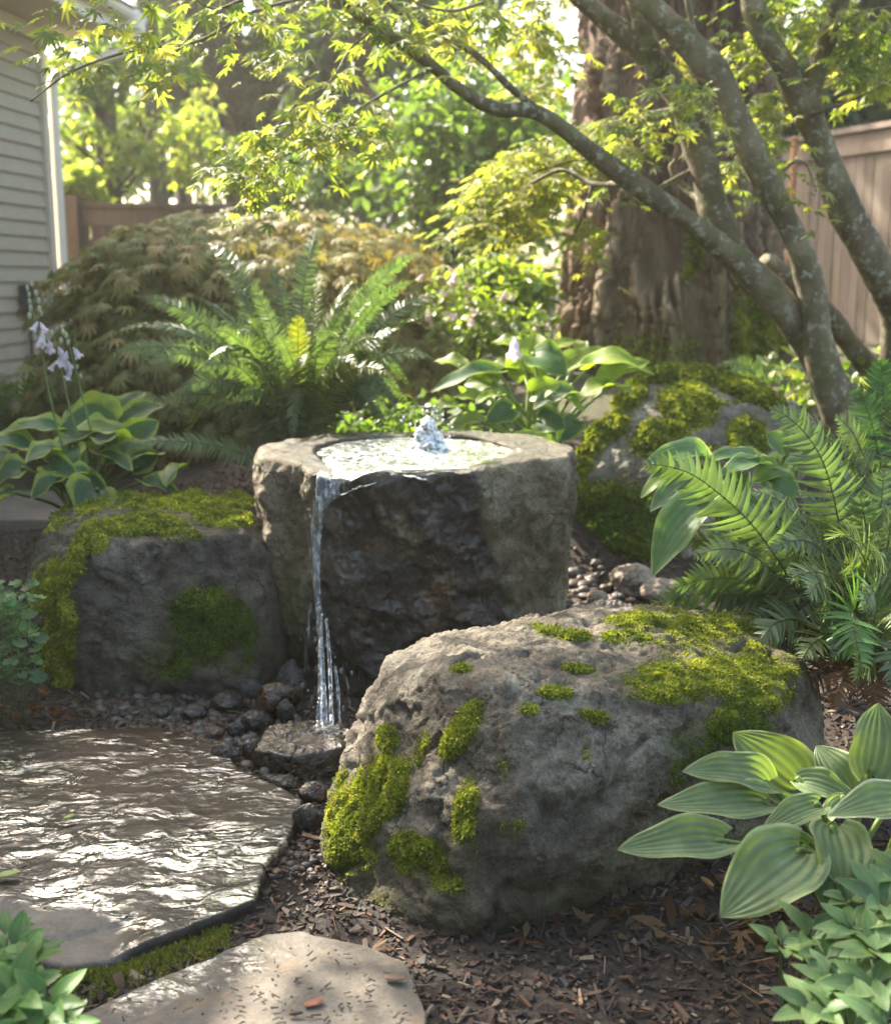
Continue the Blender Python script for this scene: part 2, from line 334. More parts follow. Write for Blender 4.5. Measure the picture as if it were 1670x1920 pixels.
# ------------------------------------------------------------------ ground
GX = np.array([-8, -3, -1.8, -1.2, -0.8, 0, 0.8, 1.6, 3, 8.0])
GY = np.array([-5, 2.0, 3.3, 4.0, 4.6, 5.2, 7, 10, 20, 80.0])
GZ = np.array([[0, 0, 0, 0, 0, 0, 0, .02, .05, .05], [0, 0, 0, 0, 0, 0, 0, .03, .08, .1], [0, 0, 0, 0, 0, 0, .02, .10, .2, .2],
               [0, 0, .0, .02, .08, .12, .12, .30, .4, .4], [.02, .04, .1, .26, .42, .45, .40, .52, .55, .55], [.08, .1, .16, .32, .46, .5, .52, .62, .65, .65],
               [.2, .2, .28, .4, .5, .6, .68, .72, .72, .72], [.4, .4, .4, .45, .5, .6, .7, .75, .75, .75], [.9] * 10, [1.6] * 10])
def gz0(x, y):
    x = np.clip(x, -7.99, 7.99); y = np.clip(y, -4.99, 79.9)
    i = np.clip(np.searchsorted(GX, x) - 1, 0, len(GX) - 2); j = np.clip(np.searchsorted(GY, y) - 1, 0, len(GY) - 2)
    u = (x - GX[i]) / (GX[i + 1] - GX[i]); v = (y - GY[j]) / (GY[j + 1] - GY[j]); u = u * u * (3 - 2 * u); v = v * v * (3 - 2 * v)
    return GZ[j, i] * (1 - u) * (1 - v) + GZ[j, i + 1] * u * (1 - v) + GZ[j + 1, i] * (1 - u) * v + GZ[j + 1, i + 1] * u * v
def gz(x, y):
    x = np.atleast_1d(np.asarray(x, float)); y = np.atleast_1d(np.asarray(y, float))
    p = np.stack([x, y, np.zeros_like(x)], -1); return gz0(x, y) + fbm(p, 1.7, 3, 5) * 0.016 + fbm(p, 14, 3, 9) * 0.010
def gpt(px, py):                        # the ground point seen at a pixel of the photograph
    d = ray(px, py); t = np.linspace(0.5 / d[1], 30 / d[1], 6000); p = np.array([0, 0, CAM_Z]) + d * t[:, None] * 1.0
    k = np.argmax(p[:, 2] < gz0(p[:, 0], p[:, 1])); return p[k]
def axis(lo, a, b, hi, fine, n):
    return np.concatenate([a - (a - lo) * np.linspace(1, 0, n)[:-1] ** 2.2, np.arange(a, b, fine), b + (hi - b) * np.linspace(0, 1, n) ** 2.2])
xs, ys = axis(-60, -2.2, 2.3, 60, 0.018, 40), axis(-6, 1.3, 5.6, 90, 0.018, 50)
X, Y = np.meshgrid(xs, ys); gx, gy = X.ravel(), Y.ravel()
gv = np.stack([gx, gy, gz(gx, gy)], -1)
qx, qy = proj(gv)
wetg = sstep(0.55, 0.3, np.hypot((qx - 560) / 260, (qy - 1420) / 150)) + sstep(1.0, 0.5, np.hypot((qx - 570) / 150, (qy - 1640) / 130)) + sstep(1.0, .4, np.hypot((qx - 1150) / 150, (qy - 1140) / 70))
mossg = sstep(1.1, 0.5, np.abs((qy - (1840 - (qx - 100) * 0.33)) / 45)) * sstep(60, 120, qx) * sstep(470, 380, qx) + sstep(5.2, 5.8, gy) * (np.abs(gx) < 4) * 0.6
tag(mk('ground', gv, grid_faces(len(xs), len(ys)), M['soil'], attrs={'wet': np.clip(wetg * (gy < 6), 0, 1), 'stain': np.clip(mossg, 0, 1)}), kind='structure')

# ------------------------------------------------------------------ flagstones
def slab(name, outline, z, label, wetf, poolf=None, seed=0, th=0.075, step=None, pix=True):
    pl = np.array([G(a, b, z)[:2] for a, b in outline]) if pix else np.array(outline, float)
    c = pl.mean(0); n = 720; th_a = np.linspace(-np.pi, np.pi, n, endpoint=False)
    d = np.stack([np.cos(th_a), np.sin(th_a)], -1); a, b = pl, np.roll(pl, -1, 0); r = np.full(n, 1e9)
    for p, q in zip(a, b):
        e = q - p; den = d[:, 0] * e[1] - d[:, 1] * e[0]; w0 = p - c
        with np.errstate(divide='ignore', invalid='ignore'):
            t = (w0[0] * e[1] - w0[1] * e[0]) / den; s = (w0[0] * d[:, 1] - w0[1] * d[:, 0]) / den
        ok = (t > 0) & (s >= -1e-6) & (s <= 1 + 1e-6); r = np.where(ok & (t < r), t, r)
    e3 = np.stack([c[0] + d[:, 0] * r, c[1] + d[:, 1] * r, np.zeros(n)], -1)
    r = r * (1 + fbm(e3, 7, 4, seed) * 0.05) + fbm(e3, 30, 3, seed + 3) * 0.008
    rows = []; rr = np.concatenate([np.linspace(0.01, 0.975, 130), [0.988, 0.995, 1.0, 1.003, 1.0, 0.985]])
    dz = np.concatenate([np.zeros(131), [-.001, -.004, -.012, -th * .6, -th]])
    for k, f in enumerate(rr):
        p = np.stack([c[0] + d[:, 0] * r * f, c[1] + d[:, 1] * r * f, np.full(n, z)], -1)
        h = fbm(p, 3.2, 4, seed + 11) * 0.012 + fbm(p, 13, 4, seed + 5, True) * 0.003
        if step is not None: h = h + step(p)
        p[:, 2] += dz[k] + h * (1 if k < 133 else 0.6); rows.append(p)
    V = np.concatenate(rows); qx, qy = proj(V)
    V = np.vstack([V, [[c[0], c[1], V[:n, 2].mean()]]]); F = [grid_faces(n, len(rr), True), np.stack([np.full(n, len(V) - 1), np.arange(n), (np.arange(n) + 1) % n], -1)]
    qx = np.append(qx, qx[0]); qy = np.append(qy, qy[0])
    wv = np.clip(wetf(qx, qy, V), 0, 1); at = {'wet': wv, 'pool': np.clip(poolf(qx, qy), 0, 1) if poolf else wv * 0}
    return tag(mk(name, V, F, M['slab'], loc=(c[0], c[1], 0), attrs=at), label, 'flagstone')
def wet1(qx, qy, V): return sstep(0, 40, (1700 + (qx + 0) * 0.16 - qy) + fbm(V, 9, 3, 2) * 45) + sstep(190, 260, qx) * (qy < 1800)
def stepf(p):
    qx, qy = proj(p); return -0.012 * sstep(300, 190, qx) * sstep(-6, 6, (qy - (1770 - 0.28 * (qx - 60)) + fbm(p, 12, 3, 8) * 30)) * (qx < 300) * (qx > -500)
slab('flagstone', [(-360, 1430), (-150, 1378), (100, 1368), (300, 1366), (410, 1395), (450, 1440), (510, 1470), (572, 1500), (548, 1565), (500, 1625), (478, 1690), (380, 1730), (200, 1795), (120, 1805), (40, 1775), (-200, 1850), (-500, 1800), (-600, 1600)],
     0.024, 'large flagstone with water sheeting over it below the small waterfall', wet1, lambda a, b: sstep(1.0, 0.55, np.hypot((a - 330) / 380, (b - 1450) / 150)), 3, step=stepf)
slab('flagstone', [(150, 1905), (300, 1832), (500, 1752), (565, 1745), (680, 1775), (760, 1806), (800, 1900), (795, 1990), (700, 2150), (100, 2150), (40, 1990)],
     0.024, 'dry tan flagstone with a damp grey edge and a red bark flake on it', lambda a, b, V: .42 * sstep(50, -10, (b - (1900 - 0.31 * (a - 200))) + fbm(V, 8, 4, 6) * 60), None, 21)
for k, (xy, lab) in enumerate([([(-2.6, 5.0), (-1.62, 5.05), (-1.45, 5.4), (-1.6, 5.75), (-2.7, 5.8)], 'grey paving slab with yellow moss behind the hosta stems'),
                               ([(-2.5, 4.35), (-1.66, 4.4), (-1.48, 4.6), (-1.62, 4.86), (-2.5, 4.9)], 'small grey paving slab beside the dark soil behind the mossy square boulder')]):
    slab('paving_slab', xy, 0.2 if k == 0 else 0.085, lab, lambda a, b, V: V[:, 0] * 0, None, 40 + k, pix=False)

# ------------------------------------------------------------------ rocks
def cubesphere(N):
    g = np.tan(np.linspace(-np.pi / 4, np.pi / 4, N)); u, v = np.meshgrid(g, g); u, v, o = u.ravel(), v.ravel(), np.ones(N * N)
    sides = [np.stack(t, -1) for t in ((o, u, v), (-o, -u, v), (-u, o, v), (u, -o, v), (-v, u, o), (v, u, -o))]
    V = np.concatenate(sides); f = grid_faces(N, N); F = np.concatenate([f + i * N * N for i in range(6)])
    key = np.round(V * 1e5).astype(np.int64); _, idx, inv = np.unique(key, axis=0, return_index=True, return_inverse=True)
    return nrm(V[idx]), inv.ravel()[F]
CS = {n: cubesphere(n) for n in (14, 40, 120)}
def hull_planes(pts, cuts=(0, 0, 0)):
    bm = bmesh.new(); vs = [bm.verts.new(p) for p in pts]; bmesh.ops.convex_hull(bm, input=vs)
    hv = np.array([v.co[:] for v in bm.verts if v.link_faces]); c = hv.mean(0); pl = {}
    for f in bm.faces:
        f.normal_update(); n = np.array(f.normal[:]); d = n @ (np.array(f.verts[0].co[:]) - c)
        if d < 0: n, d = -n, -d
        if d > 1e-4: pl[tuple(np.round(n, 1))] = (n, d)
    bm.free(); rc = np.random.default_rng(cuts[1] + 500)
    for _ in range(cuts[0]):
        n = nrm(rc.normal(size=3)); pl[tuple(n)] = (n, ((hv - c) @ n).max() * (1 - cuts[2] * (.15 + .85 * rc.random())))
    return c, np.array([a for a, b in pl.values()]), np.array([b for a, b in pl.values()])
def hull_rock(pts, N=120, k=18, amps=(0.03, 0.014, 0.005, 0.002), seed=0, grow=1.03, size=1.0, cuts=0, depth=.08):
    pts = np.asarray(pts, float); c, n, d = hull_planes(pts, (cuts, seed, depth)); D, F = CS[N]
    dots = np.maximum(D @ n.T, 1e-4); t = np.minimum(d[None] / dots, 50.0); r = (np.sum(t ** -float(k), 1)) ** (-1.0 / k) * grow
    V = c + D * r[:, None]; Nn = vnormals(V, F)
    s = 1 / size; h = fbm(V, 3.0 * s, 3, seed) * amps[0] * 2 + (fbm(V, 7 * s, 4, seed + 31, True) - 0.45) * amps[1] * 2 + fbm(V, 22 * s, 4, seed + 17) * amps[2] * 2
    st = V * np.array([1, 1, 2.2]); h = h + (fbm(st, 45 * s, 4, seed + 3, True) - 0.4) * amps[3] * 2
    cr = fbm(V + 0.1 * rand_seed(V, seed), 4.2 * s, 3, seed + 77, True); h = h - sstep(0.80, 0.93, cr) * amps[1] * 1.1
    V = V + Nn * h[:, None]; return V, F, vnormals(V, F), c
def rand_seed(V, seed): return np.stack([gnoise(V * 5, seed + 1), gnoise(V * 5, seed + 2), gnoise(V * 5, seed + 4)], -1)

def spots(V, N, lst):                    # moss patches surveyed in the photograph, on surfaces turned to the viewer
    qx, qy = proj(V); view = nrm(np.array([0, 0, CAM_Z]) - V); fac = sstep(-0.05, 0.15, (N * view).sum(1)); out = np.zeros(len(V))
    for cx, cy, rx, ry, rot, amt in lst:
        a = R(rot); dx, dy = qx - cx, qy - cy; u = dx * math.cos(a) + dy * math.sin(a); v = -dx * math.sin(a) + dy * math.cos(a)
        out = np.maximum(out, amt * sstep(1.35, 0.55, np.hypot(u / rx, v / ry)))
    return out * fac
MOSSPAL = np.array([(0.24, 0.27, 0.035), (0.33, 0.34, 0.055), (0.17, 0.205, 0.028), (0.105, 0.135, 0.022), (0.30, 0.24, 0.07)])
def moss_on(V, F, N, mask, parent, blades, th=0.013, bl=0.011, bw=0.0022, seed=0, pal=MOSSPAL, dark=None):
    mask = np.clip(mask, 0, 1); fsel = mask[F].mean(1) > 0.20; f = F[fsel]
    if not len(f): return
    used, inv = np.unique(f, return_inverse=True); f2 = inv.reshape(f.shape)
    lump = fbm(V[used], 26, 3, seed + 5) * 0.5 + fbm(V[used], 70, 2, seed + 6) * 0.5
    edge = sstep(0.34, 0.85, mask[used]); sv = V[used] + N[used] * ((edge * (th + lump * th * 1.3)) - 0.002)[:, None]
    tn = np.clip(0.5 + fbm(V[used], 9, 4, seed + 8) * 1.5, 0, 1)[:, None]; base = pal[3] * (1 - tn) + pal[0] * tn
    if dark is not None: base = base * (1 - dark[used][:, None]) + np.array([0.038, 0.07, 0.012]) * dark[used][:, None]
    A = Acc(); A.add(sv, f2[mask[used][f2].mean(1) > .42], base * 0.75)
    p0, p1, p2 = sv[f2[:, 0]], sv[f2[:, 1]], sv[f2[:, 3]]
    area = np.linalg.norm(np.cross(p1 - p0, p2 - p0), axis=1) + 1e-12; area = area * np.clip(mask[used][f2].mean(1) - .16, 0, .6) ** 1.3; pick = RNG.choice(len(f2), blades, p=area / area.sum())
    a, b = RNG.random(blades), RNG.random(blades); q = f2[pick]
    pos = ((sv[q[:, 0]] * (1 - a)[:, None] + sv[q[:, 1]] * a[:, None]) * (1 - b)[:, None] + (sv[q[:, 3]] * (1 - a)[:, None] + sv[q[:, 2]] * a[:, None]) * b[:, None])
    nn = N[used][q[:, 0]]; dirs = nrm(nn * 0.65 + rand_unit(blades) * 0.95 + np.array([0, 0, -0.12])); ln = bl * (0.55 + 0.9 * RNG.random(blades)) * np.clip(0.62 + edge[q[:, 0]] * .6, 0, 1.1)
    Mx = frames(dirs, nrm(nn + rand_unit(blades) * 0.6)) * np.stack([ln * bw / 0.011, ln, ln], -1)[:, None, :]
    tv = np.array([[-.5, 0, 0], [.5, 0, 0], [.75, .5, .12], [-.75, .5, .12], [0, 1, -.05]]) * np.array([2.0, 1, 1])
    ti = np.clip(tn[q[:, 0], 0] * 3.2 + RNG.normal(size=blades) * 0.7, 0, 3).astype(int); ti = np.array([3, 2, 0, 1])[ti]; ti[RNG.random(blades) < 0.05] = 4
    tc = pal[ti] * (0.75 + 0.5 * RNG.random(blades))[:, None]
    if dark is not None:
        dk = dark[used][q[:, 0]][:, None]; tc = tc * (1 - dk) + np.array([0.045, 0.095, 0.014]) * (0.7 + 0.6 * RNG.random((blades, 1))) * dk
    A.inst(tv, [np.array([[0, 1, 2, 3]]), np.array([[3, 2, 4]])], Mx, pos - nn * 0.001, tc)
    return A.build('moss', M['moss'], parent)

# the mossy block at the left of the fountain
pl = [P(150, 1305, 3.42), P(480, 1312, 3.40), P(505, 1180, 3.42), P(152, 1050, 3.46), P(205, 1008, 3.43), P(330, 1000, 3.42), P(470, 1005, 3.44), P(75, 1275, 3.62), P(46, 1120, 3.75), P(82, 995, 3.95), P(125, 953, 4.05),
      P(250, 932, 4.15), P(470, 932, 4.15), P(520, 965, 4.0), P(60, 1200, 3.75), (-1.2, 3.7, -.1), (-1.0, 3.5, -.12), (-.52, 3.48, -.12), (-.5, 4.1, -.1), (-1.25, 4.05, -.05)]
V, F, N, c = hull_rock(pl, k=110, cuts=80, depth=.11, seed=4, amps=(0.012, 0.018, 0.008, 0.004), grow=1.04)
lb = thing('boulder', 'dark squarish boulder with yellow-green moss along its flat top', 'boulder', (c[0], c[1], 0))
mm = spots(V, N, [(330, 945, 130, 20, 0, .8), (260, 985, 110, 22, -4, 1), (420, 975, 70, 18, 3, 1), (330, 1000, 60, 16, 10, .8), (175, 1010, 40, 35, -50, 1), (140, 1060, 22, 60, 25, 1), (95, 1100, 45, 60, 20, .9), (110, 1200, 40, 95, 5, 1), (115, 1270, 35, 30, 0, .8), (400, 1170, 95, 75, 20, .95), (330, 1230, 80, 50, 0, .65), (440, 1230, 50, 40, 0, .6)])
mm = np.maximum(mm, sstep(.5, .9, N[:, 2]) * (V[:, 1] > 3.75) * .7)
mk_ = np.clip(mm * (0.62 + 1.6 * fbm(V, 10, 5, 3, gain=.65) + 0.1), 0, 1) * (mm > 0.05)
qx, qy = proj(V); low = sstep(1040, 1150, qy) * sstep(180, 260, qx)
mk('stone', V, F, M['dark_boulder'], lb, attrs={'wet': sstep(.09, .02, V[:, 2]) * .8, 'stain': np.clip(mm * .9 + .3 * sstep(.3, 0, V[:, 2]), 0, 1)})
moss_on(V, F, N, mk_, lb, 75000, seed=1, bl=.0095, pal=MOSSPAL * 1.15, dark=low * .85)  # moss palette lightened here to make up for the house shade

# the big boulder in front
pf = [P(600, 1650, 2.36), P(645, 1705, 2.24), P(830, 1775, 2.08), P(880, 1765, 2.09), P(1170, 1655, 2.28), P(1500, 1420, 2.75), P(1518, 1330, 2.85), P(597, 1560, 2.42), P(612, 1440, 2.47), P(645, 1370, 2.5), P(705, 1280, 2.6), P(800, 1212, 2.75), P(845, 1200, 2.78),
      P(940, 1195, 2.86), P(1080, 1170, 2.96), P(1150, 1150, 2.98), P(1320, 1145, 2.98), P(1440, 1172, 2.92), P(1490, 1225, 2.82), P(1518, 1290, 2.72), P(1260, 1345, 2.33), P(1480, 1320, 2.5), P(1100, 1352, 2.22), P(1000, 1335, 2.19), P(900, 1310, 2.2),
      P(950, 1600, 2.07), P(930, 1500, 2.09), P(1100, 1580, 2.17), (0.15, 2.35, -.1), (-.2, 2.5, -.1), (.3, 2.9, -.1), (.75, 2.95, -.1), (.75, 2.6, -.1), (.3, 2.3, -.1)]
V, F, N, c = hull_rock(pf, k=110, cuts=110, depth=.13, seed=9, amps=(0.009, 0.017, 0.008, 0.005), grow=1.095)
fb = thing('boulder', 'long grey boulder with bright yellow moss on its top, beside the wet flagstone', 'boulder', (c[0], c[1], 0))
mm = spots(V, N, [(1330, 1265, 175, 42, -4, 1), (1250, 1300, 90, 22, 0, .8), (1420, 1300, 70, 40, 0, 1), (1380, 1360, 70, 40, 0, .8), (1200, 1165, 75, 18, 0, .95), (1180, 1195, 60, 20, 0, .8), (1340, 1175, 110, 25, 0, .9), (1050, 1185, 70, 14, 12, .8), (1300, 1400, 50, 55, 10, .55),
    (690, 1500, 45, 95, 22, 1.1), (640, 1540, 40, 100, 5, 1.0), (740, 1480, 28, 70, 20, .9), (660, 1610, 60, 50, 0, .6), (725, 1385, 22, 28, 0, .8), (865, 1370, 26, 70, 32, .95), (790, 1400, 14, 50, 15, .7), (872, 1520, 24, 75, 6, .95), (790, 1610, 60, 40, 10, .95), (830, 1650, 50, 25, 20, .7), (760, 1590, 40, 40, 0, .8),
    (940, 1440, 16, 25, 0, .7), (962, 1550, 28, 22, 0, .8), (1040, 1300, 40, 10, 5, .8), (990, 1333, 20, 8, 0, .8), (1110, 1343, 32, 11, 15, .9), (865, 1255, 28, 8, 0, .7), (1085, 1255, 40, 8, 8, .7), (1270, 1440, 22, 45, 0, .6), (1100, 1410, 10, 20, 0, .5), (890, 1600, 14, 40, 0, .5), (720, 1690, 70, 22, 25, .35)])
mm = np.maximum(mm, sstep(.6, .95, N[:, 2]) * (V[:, 0] > .45) * .6)
mk_ = np.clip(mm * (0.62 + 1.6 * fbm(V, 13, 5, 13, gain=.65) + 0.1), 0, 1) * (mm > 0.05)
qx, qy = proj(V)
mk('stone', V, F, M['boulder'], fb, attrs={'wet': sstep(110, 30, np.hypot((qx - 730) * .6, (qy - 1290) * .9)) * .35 + sstep(.06, .0, V[:, 2]) * .5, 'stain': np.clip(mm * 1.0 + .35 * sstep(.15, 0, V[:, 2]), 0, 1)})
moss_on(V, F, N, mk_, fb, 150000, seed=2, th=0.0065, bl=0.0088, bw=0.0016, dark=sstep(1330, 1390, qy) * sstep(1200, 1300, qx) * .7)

# the tall mossy boulder behind
pb = [P(1062, 1095, 4.42), P(1064, 960, 4.45), P(1085, 890, 4.5), P(1130, 800, 4.66), P(1160, 745, 4.76), P(1205, 710, 4.86), P(1280, 696, 4.96), P(1345, 700, 4.97), P(1425, 737, 4.92), P(1510, 760, 4.8), P(1520, 900, 4.5), P(1260, 870, 4.36), P(1200, 1085, 4.22), P(1420, 1050, 4.25), P(1350, 770, 4.62),
      (.5, 4.5, 0), (1.35, 4.4, 0), (.55, 5.2, .2), (1.4, 5.2, .3)]
V, F, N, c = hull_rock(pb, k=70, cuts=60, depth=.09, seed=23, amps=(0.024, 0.012, 0.005, 0.0025))
bb = thing('boulder', 'tall tan boulder draped in thick moss at the foot of the big conifer trunk', 'boulder', (c[0], c[1], 0.1))
mm = spots(V, N, [(1270, 705, 110, 18, 0, 1), (1400, 735, 90, 18, 22, 1), (1180, 745, 50, 22, -45, 1), (1290, 760, 60, 45, 20, 1), (1110, 840, 22, 60, 25, .9), (1150, 800, 40, 28, -35, .8), (1235, 820, 60, 32, -15, .85), (1080, 900, 22, 40, 0, 1), (1150, 990, 105, 95, 0, 1.1), (1120, 1060, 70, 45, 0, 1), (1230, 1000, 60, 70, 0, .8), (1400, 830, 45, 55, 0, .8), (1350, 900, 60, 50, 0, .55)])
mm = np.maximum(mm, sstep(.85, 1.0, N[:, 2]) * .6)
mk_ = np.clip(mm * (0.62 + 1.6 * fbm(V, 7, 5, 19, gain=.65) + 0.1), 0, 1) * (mm > 0.05)
qx, qy = proj(V)
mk('stone', V, F, M['pale_boulder'], bb, attrs={'wet': V[:, 0] * 0, 'stain': np.clip(mm * .9, 0, 1)})
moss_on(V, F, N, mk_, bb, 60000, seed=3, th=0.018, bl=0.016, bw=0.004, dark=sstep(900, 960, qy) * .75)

# cobbles by the water, each one a thing
def cobble(px, py, wpx, hpx, depth_ratio, label, col, wet, seed, k=7, angular=False, dz=0.0):
    g = gpt(px, py + hpx * 0.5); dist = g[1]; sx = wpx / FPX * dist / 2; sz = max(hpx / FPX * dist / 2 * 1.05, 0.01); sy = sx * depth_ratio
    rng = np.random.default_rng(seed); n = 11 if angular else 22
    p = nrm(rng.normal(size=(n, 3))) * np.array([sx, sy, sz]) * (1.08 if not angular else 1.15)
    p = np.vstack([p, np.array([[sx, 0, 0], [-sx, 0, 0], [0, sy, 0], [0, -sy, 0], [0, 0, sz], [0, 0, -sz]])])
    V, F, N, c = hull_rock(p + np.array([g[0], g[1] + sy * .7, g[2] + sz * .8 + dz]), N=40, k=k, seed=seed, amps=(sx * .05, sx * .05, sx * .015, sx * .006), size=max(sx * 3, .05))
    return tag(mk('cobble', V, F, M[col], loc=(g[0], g[1] + sy * .7, g[2]), attrs={'wet': np.full(len(V), wet), 'stain': np.zeros(len(V))}), label, 'stone', 'cobbles around the fountain foot')
M['red_stone'] = rock_mat('red_stone', (0.09, 0.05, 0.03), (0.20, 0.115, 0.07), (0.30, 0.19, 0.13), bstr=0.25, lich_amt=.1, scale=4)
M['green_stone'] = rock_mat('green_stone', (0.045, 0.04, 0.024), (0.10, 0.092, 0.06), (0.17, 0.16, 0.11), bstr=0.3, lich_amt=.15, scale=4)
M['slate_stone'] = rock_mat('slate_stone', (0.05, 0.055, 0.06), (0.12, 0.125, 0.13), (0.21, 0.215, 0.22), bstr=0.4, lich_amt=.1, scale=4)
M['tan_stone'] = rock_mat('tan_stone', (0.16, 0.125, 0.095), (0.25, 0.20, 0.155), (0.33, 0.275, 0.22), bstr=0.15, lich_amt=.15, scale=3)
for a in [(522, 1312, 92, 84, .8, 'wet reddish brown cobble with a pointed top beside the falling water', 'red_stone', 1, 101, 9, True),
          (478, 1352, 72, 50, .8, 'wet olive green cobble between the pointed red cobble and the gravel', 'green_stone', 1, 102),
          (420, 1318, 78, 44, .9, 'flat wet brown cobble under the edge of the dark squarish boulder', 'green_stone', .9, 103),
          (358, 1340, 58, 36, .9, 'low wet cobble at the back edge of the gravel patch', 'slate_stone', .9, 104, 9, True),
          (422, 1416, 66, 44, .7, 'wedge of wet blue-grey slate tilted on the edge of the flagstone', 'slate_stone', 1, 105, 12, True),
          (468, 1404, 40, 46, .8, 'small round wet cobble squeezed beside the splash rock', 'red_stone', 1, 106),
          (585, 1488, 62, 44, .8, 'orange-brown wet stone wedged against the long grey boulder', 'red_stone', 1, 108, 9, True),
          (578, 1532, 72, 60, .6, 'dark wet rock shard between flagstone and long grey boulder', 'slate_stone', .9, 109, 12, True),
          (400, 1376, 46, 30, .9, 'little brown cobble half sunk in the gravel', 'red_stone', .8, 110),
          (470, 1290, 60, 50, .8, 'dark wet cobble in the gap between squarish boulder and fountain', 'slate_stone', .7, 111),
          (548, 1272, 60, 90, .8, 'upright dark wet stone at the foot of the fountain', 'slate_stone', .8, 115, 9, True),
          (512, 1388, 56, 40, .8, 'smooth wet brown cobble just behind the broad splash rock', 'green_stone', 1, 120), (440, 1368, 44, 34, .8, 'speckled wet cobble between gravel and the olive green cobble', 'slate_stone', 1, 121, 8, True),
          (525, 1470, 66, 36, .8, 'flat wet stone half under the broad splash rock, next to the flagstone', 'slate_stone', 1, 122, 9, True), (632, 1400, 50, 60, .7, 'wet dark stone between the splash rock and the long grey boulder', 'green_stone', 1, 123, 9, True),
          (300, 1338, 40, 26, .9, 'small grey wet stone at the far end of the gravel patch', 'slate_stone', .8, 124), (535, 1330, 40, 60, .7, 'narrow wet stone leaning on the pointed red cobble', 'slate_stone', 1, 125, 9, True),
          (1192, 1086, 126, 84, .85, 'round tan river stone at the foot of the tall mossy boulder', 'tan_stone', .0, 112, 5),
          (1120, 1122, 54, 44, .9, 'small tan river stone beside the fountain', 'tan_stone', .1, 113, 5),
          (1146, 1148, 138, 46, .6, 'long wet slate stone lying behind the long grey boulder', 'slate_stone', 1, 114, 7),
          (1245, 1110, 110, 70, .8, 'brown rounded stone half hidden by fern tips', 'tan_stone', .3, 116, 6),
          (1085, 1148, 46, 34, .9, 'small grey stone against the dry side of the fountain', 'tan_stone', .2, 117, 6)]: cobble(*a)
pts = [P(478, 1408, 2.86), P(560, 1420, 2.80), P(642, 1404, 2.84), P(660, 1370, 2.96), P(640, 1354, 3.03), P(560, 1350, 3.03), P(505, 1362, 3.0), P(470, 1425, 2.88), P(495, 1456, 2.85), P(570, 1466, 2.80), P(640, 1462, 2.83), (-.44, 2.9, -.06), (-.24, 2.85, -.06), (-.26, 3.05, -.06), (-.42, 3.05, -.06)]
V, F, N, c = hull_rock(pts, N=120, k=30, seed=107, cuts=14, depth=.08, amps=(.006, .005, .002, .001), size=.35)
tag(mk('cobble', V, F, M['green_stone'], loc=(c[0], c[1], 0), attrs={'wet': np.ones(len(V)), 'stain': np.zeros(len(V))}), 'broad flat-topped wet rock that the waterfall lands on', 'stone', 'cobbles around the fountain foot')
# gravel
A = Acc(); tv, tf = CS[14]; tv = tv[:]; k = 0
ico = bmesh.new(); bmesh.ops.create_icosphere(ico, subdivisions=2, radius=1); iv = np.array([v.co[:] for v in ico.verts]); fi = np.array([[v.index for v in f.verts] for f in ico.faces]); ico.free()
def gravel(cx, cy, rx, ry, n, smin, smax, pal):
    px = cx + RNG.normal(size=n) * rx * .5; py = cy + RNG.normal(size=n) * ry * .5; pts = np.array([gpt(a, b) for a, b in zip(px, py)]); s = smin + (smax - smin) * RNG.random(n) ** 2
    q = nrm(RNG.normal(size=(n, 3))); Mx = frames(q * np.array([1, 1, .2]), np.tile([0, 0, 1.0], (n, 1)) + RNG.normal(size=(n, 3)) * .2) * (s[:, None] * (0.6 + 0.6 * RNG.random((n, 3))) * np.array([1, 1, .65]))[:, None, :]
    A.inst(iv, fi, Mx, pts + np.array([0, 0, 1]) * (s * .35)[:, None], np.array(pal)[RNG.integers(0, len(pal), n)] * (0.7 + .6 * RNG.random((n, 1))))
GP = [(0.055, 0.038, 0.024), (0.035, 0.028, 0.02), (0.085, 0.06, 0.04), (0.03, 0.027, 0.025), (0.06, 0.034, 0.022), (0.09, 0.085, 0.075)]
gravel(330, 1350, 150, 45, 520, .006, .018, GP); gravel(400, 1385, 70, 30, 160, .006, .016, GP); gravel(470, 1420, 110, 60, 160, .006, .02, GP); gravel(250, 1325, 90, 25, 130, .006, .02, GP)
gravel(1110, 1120, 90, 50, 160, .01, .03, GP); gravel(560, 1600, 60, 80, 120, .005, .014, GP)
tag(A.build('gravel', M['pebble']), 'fine wet brown gravel round the cobbles', 'gravel', kind='stuff')

# ------------------------------------------------------------------ the fountain stone
FC = np.array([-0.095, 3.68]); nth = 520; tha = np.linspace(-np.pi, np.pi, nth, endpoint=False); fd = np.stack([np.cos(tha), np.sin(tha)], -1)
def radial(poly, c, soft=0.0):
    poly = np.asarray(poly, float); r = np.full(nth, 1e9)
    for p, q in zip(poly, np.roll(poly, -1, 0)):
        e = q - p; w0 = p - c; den = fd[:, 0] * e[1] - fd[:, 1] * e[0]
        with np.errstate(divide='ignore', invalid='ignore'):
            t = (w0[0] * e[1] - w0[1] * e[0]) / den; s = (w0[0] * fd[:, 1] - w0[1] * fd[:, 0]) / den
        r = np.where((t > 0) & (s > -1e-6) & (s < 1 + 1e-6) & (t < r), t, r)
    kk = np.exp(-0.5 * (np.arange(-12, 13) / 3.2) ** 2); kk /= kk.sum(); return np.convolve(np.concatenate([r[-12:], r, r[:12]]), kk, 'valid')
rtop = radial([(-.585, 3.75), (-.55, 3.53), (-.415, 3.43), (-.385, 3.36), (-.2, 3.325), (.115, 3.345), (.17, 3.39), (.36, 3.52), (.405, 3.72), (.30, 4.03), (.05, 4.14), (-.3, 4.09), (-.5, 3.95)], FC)
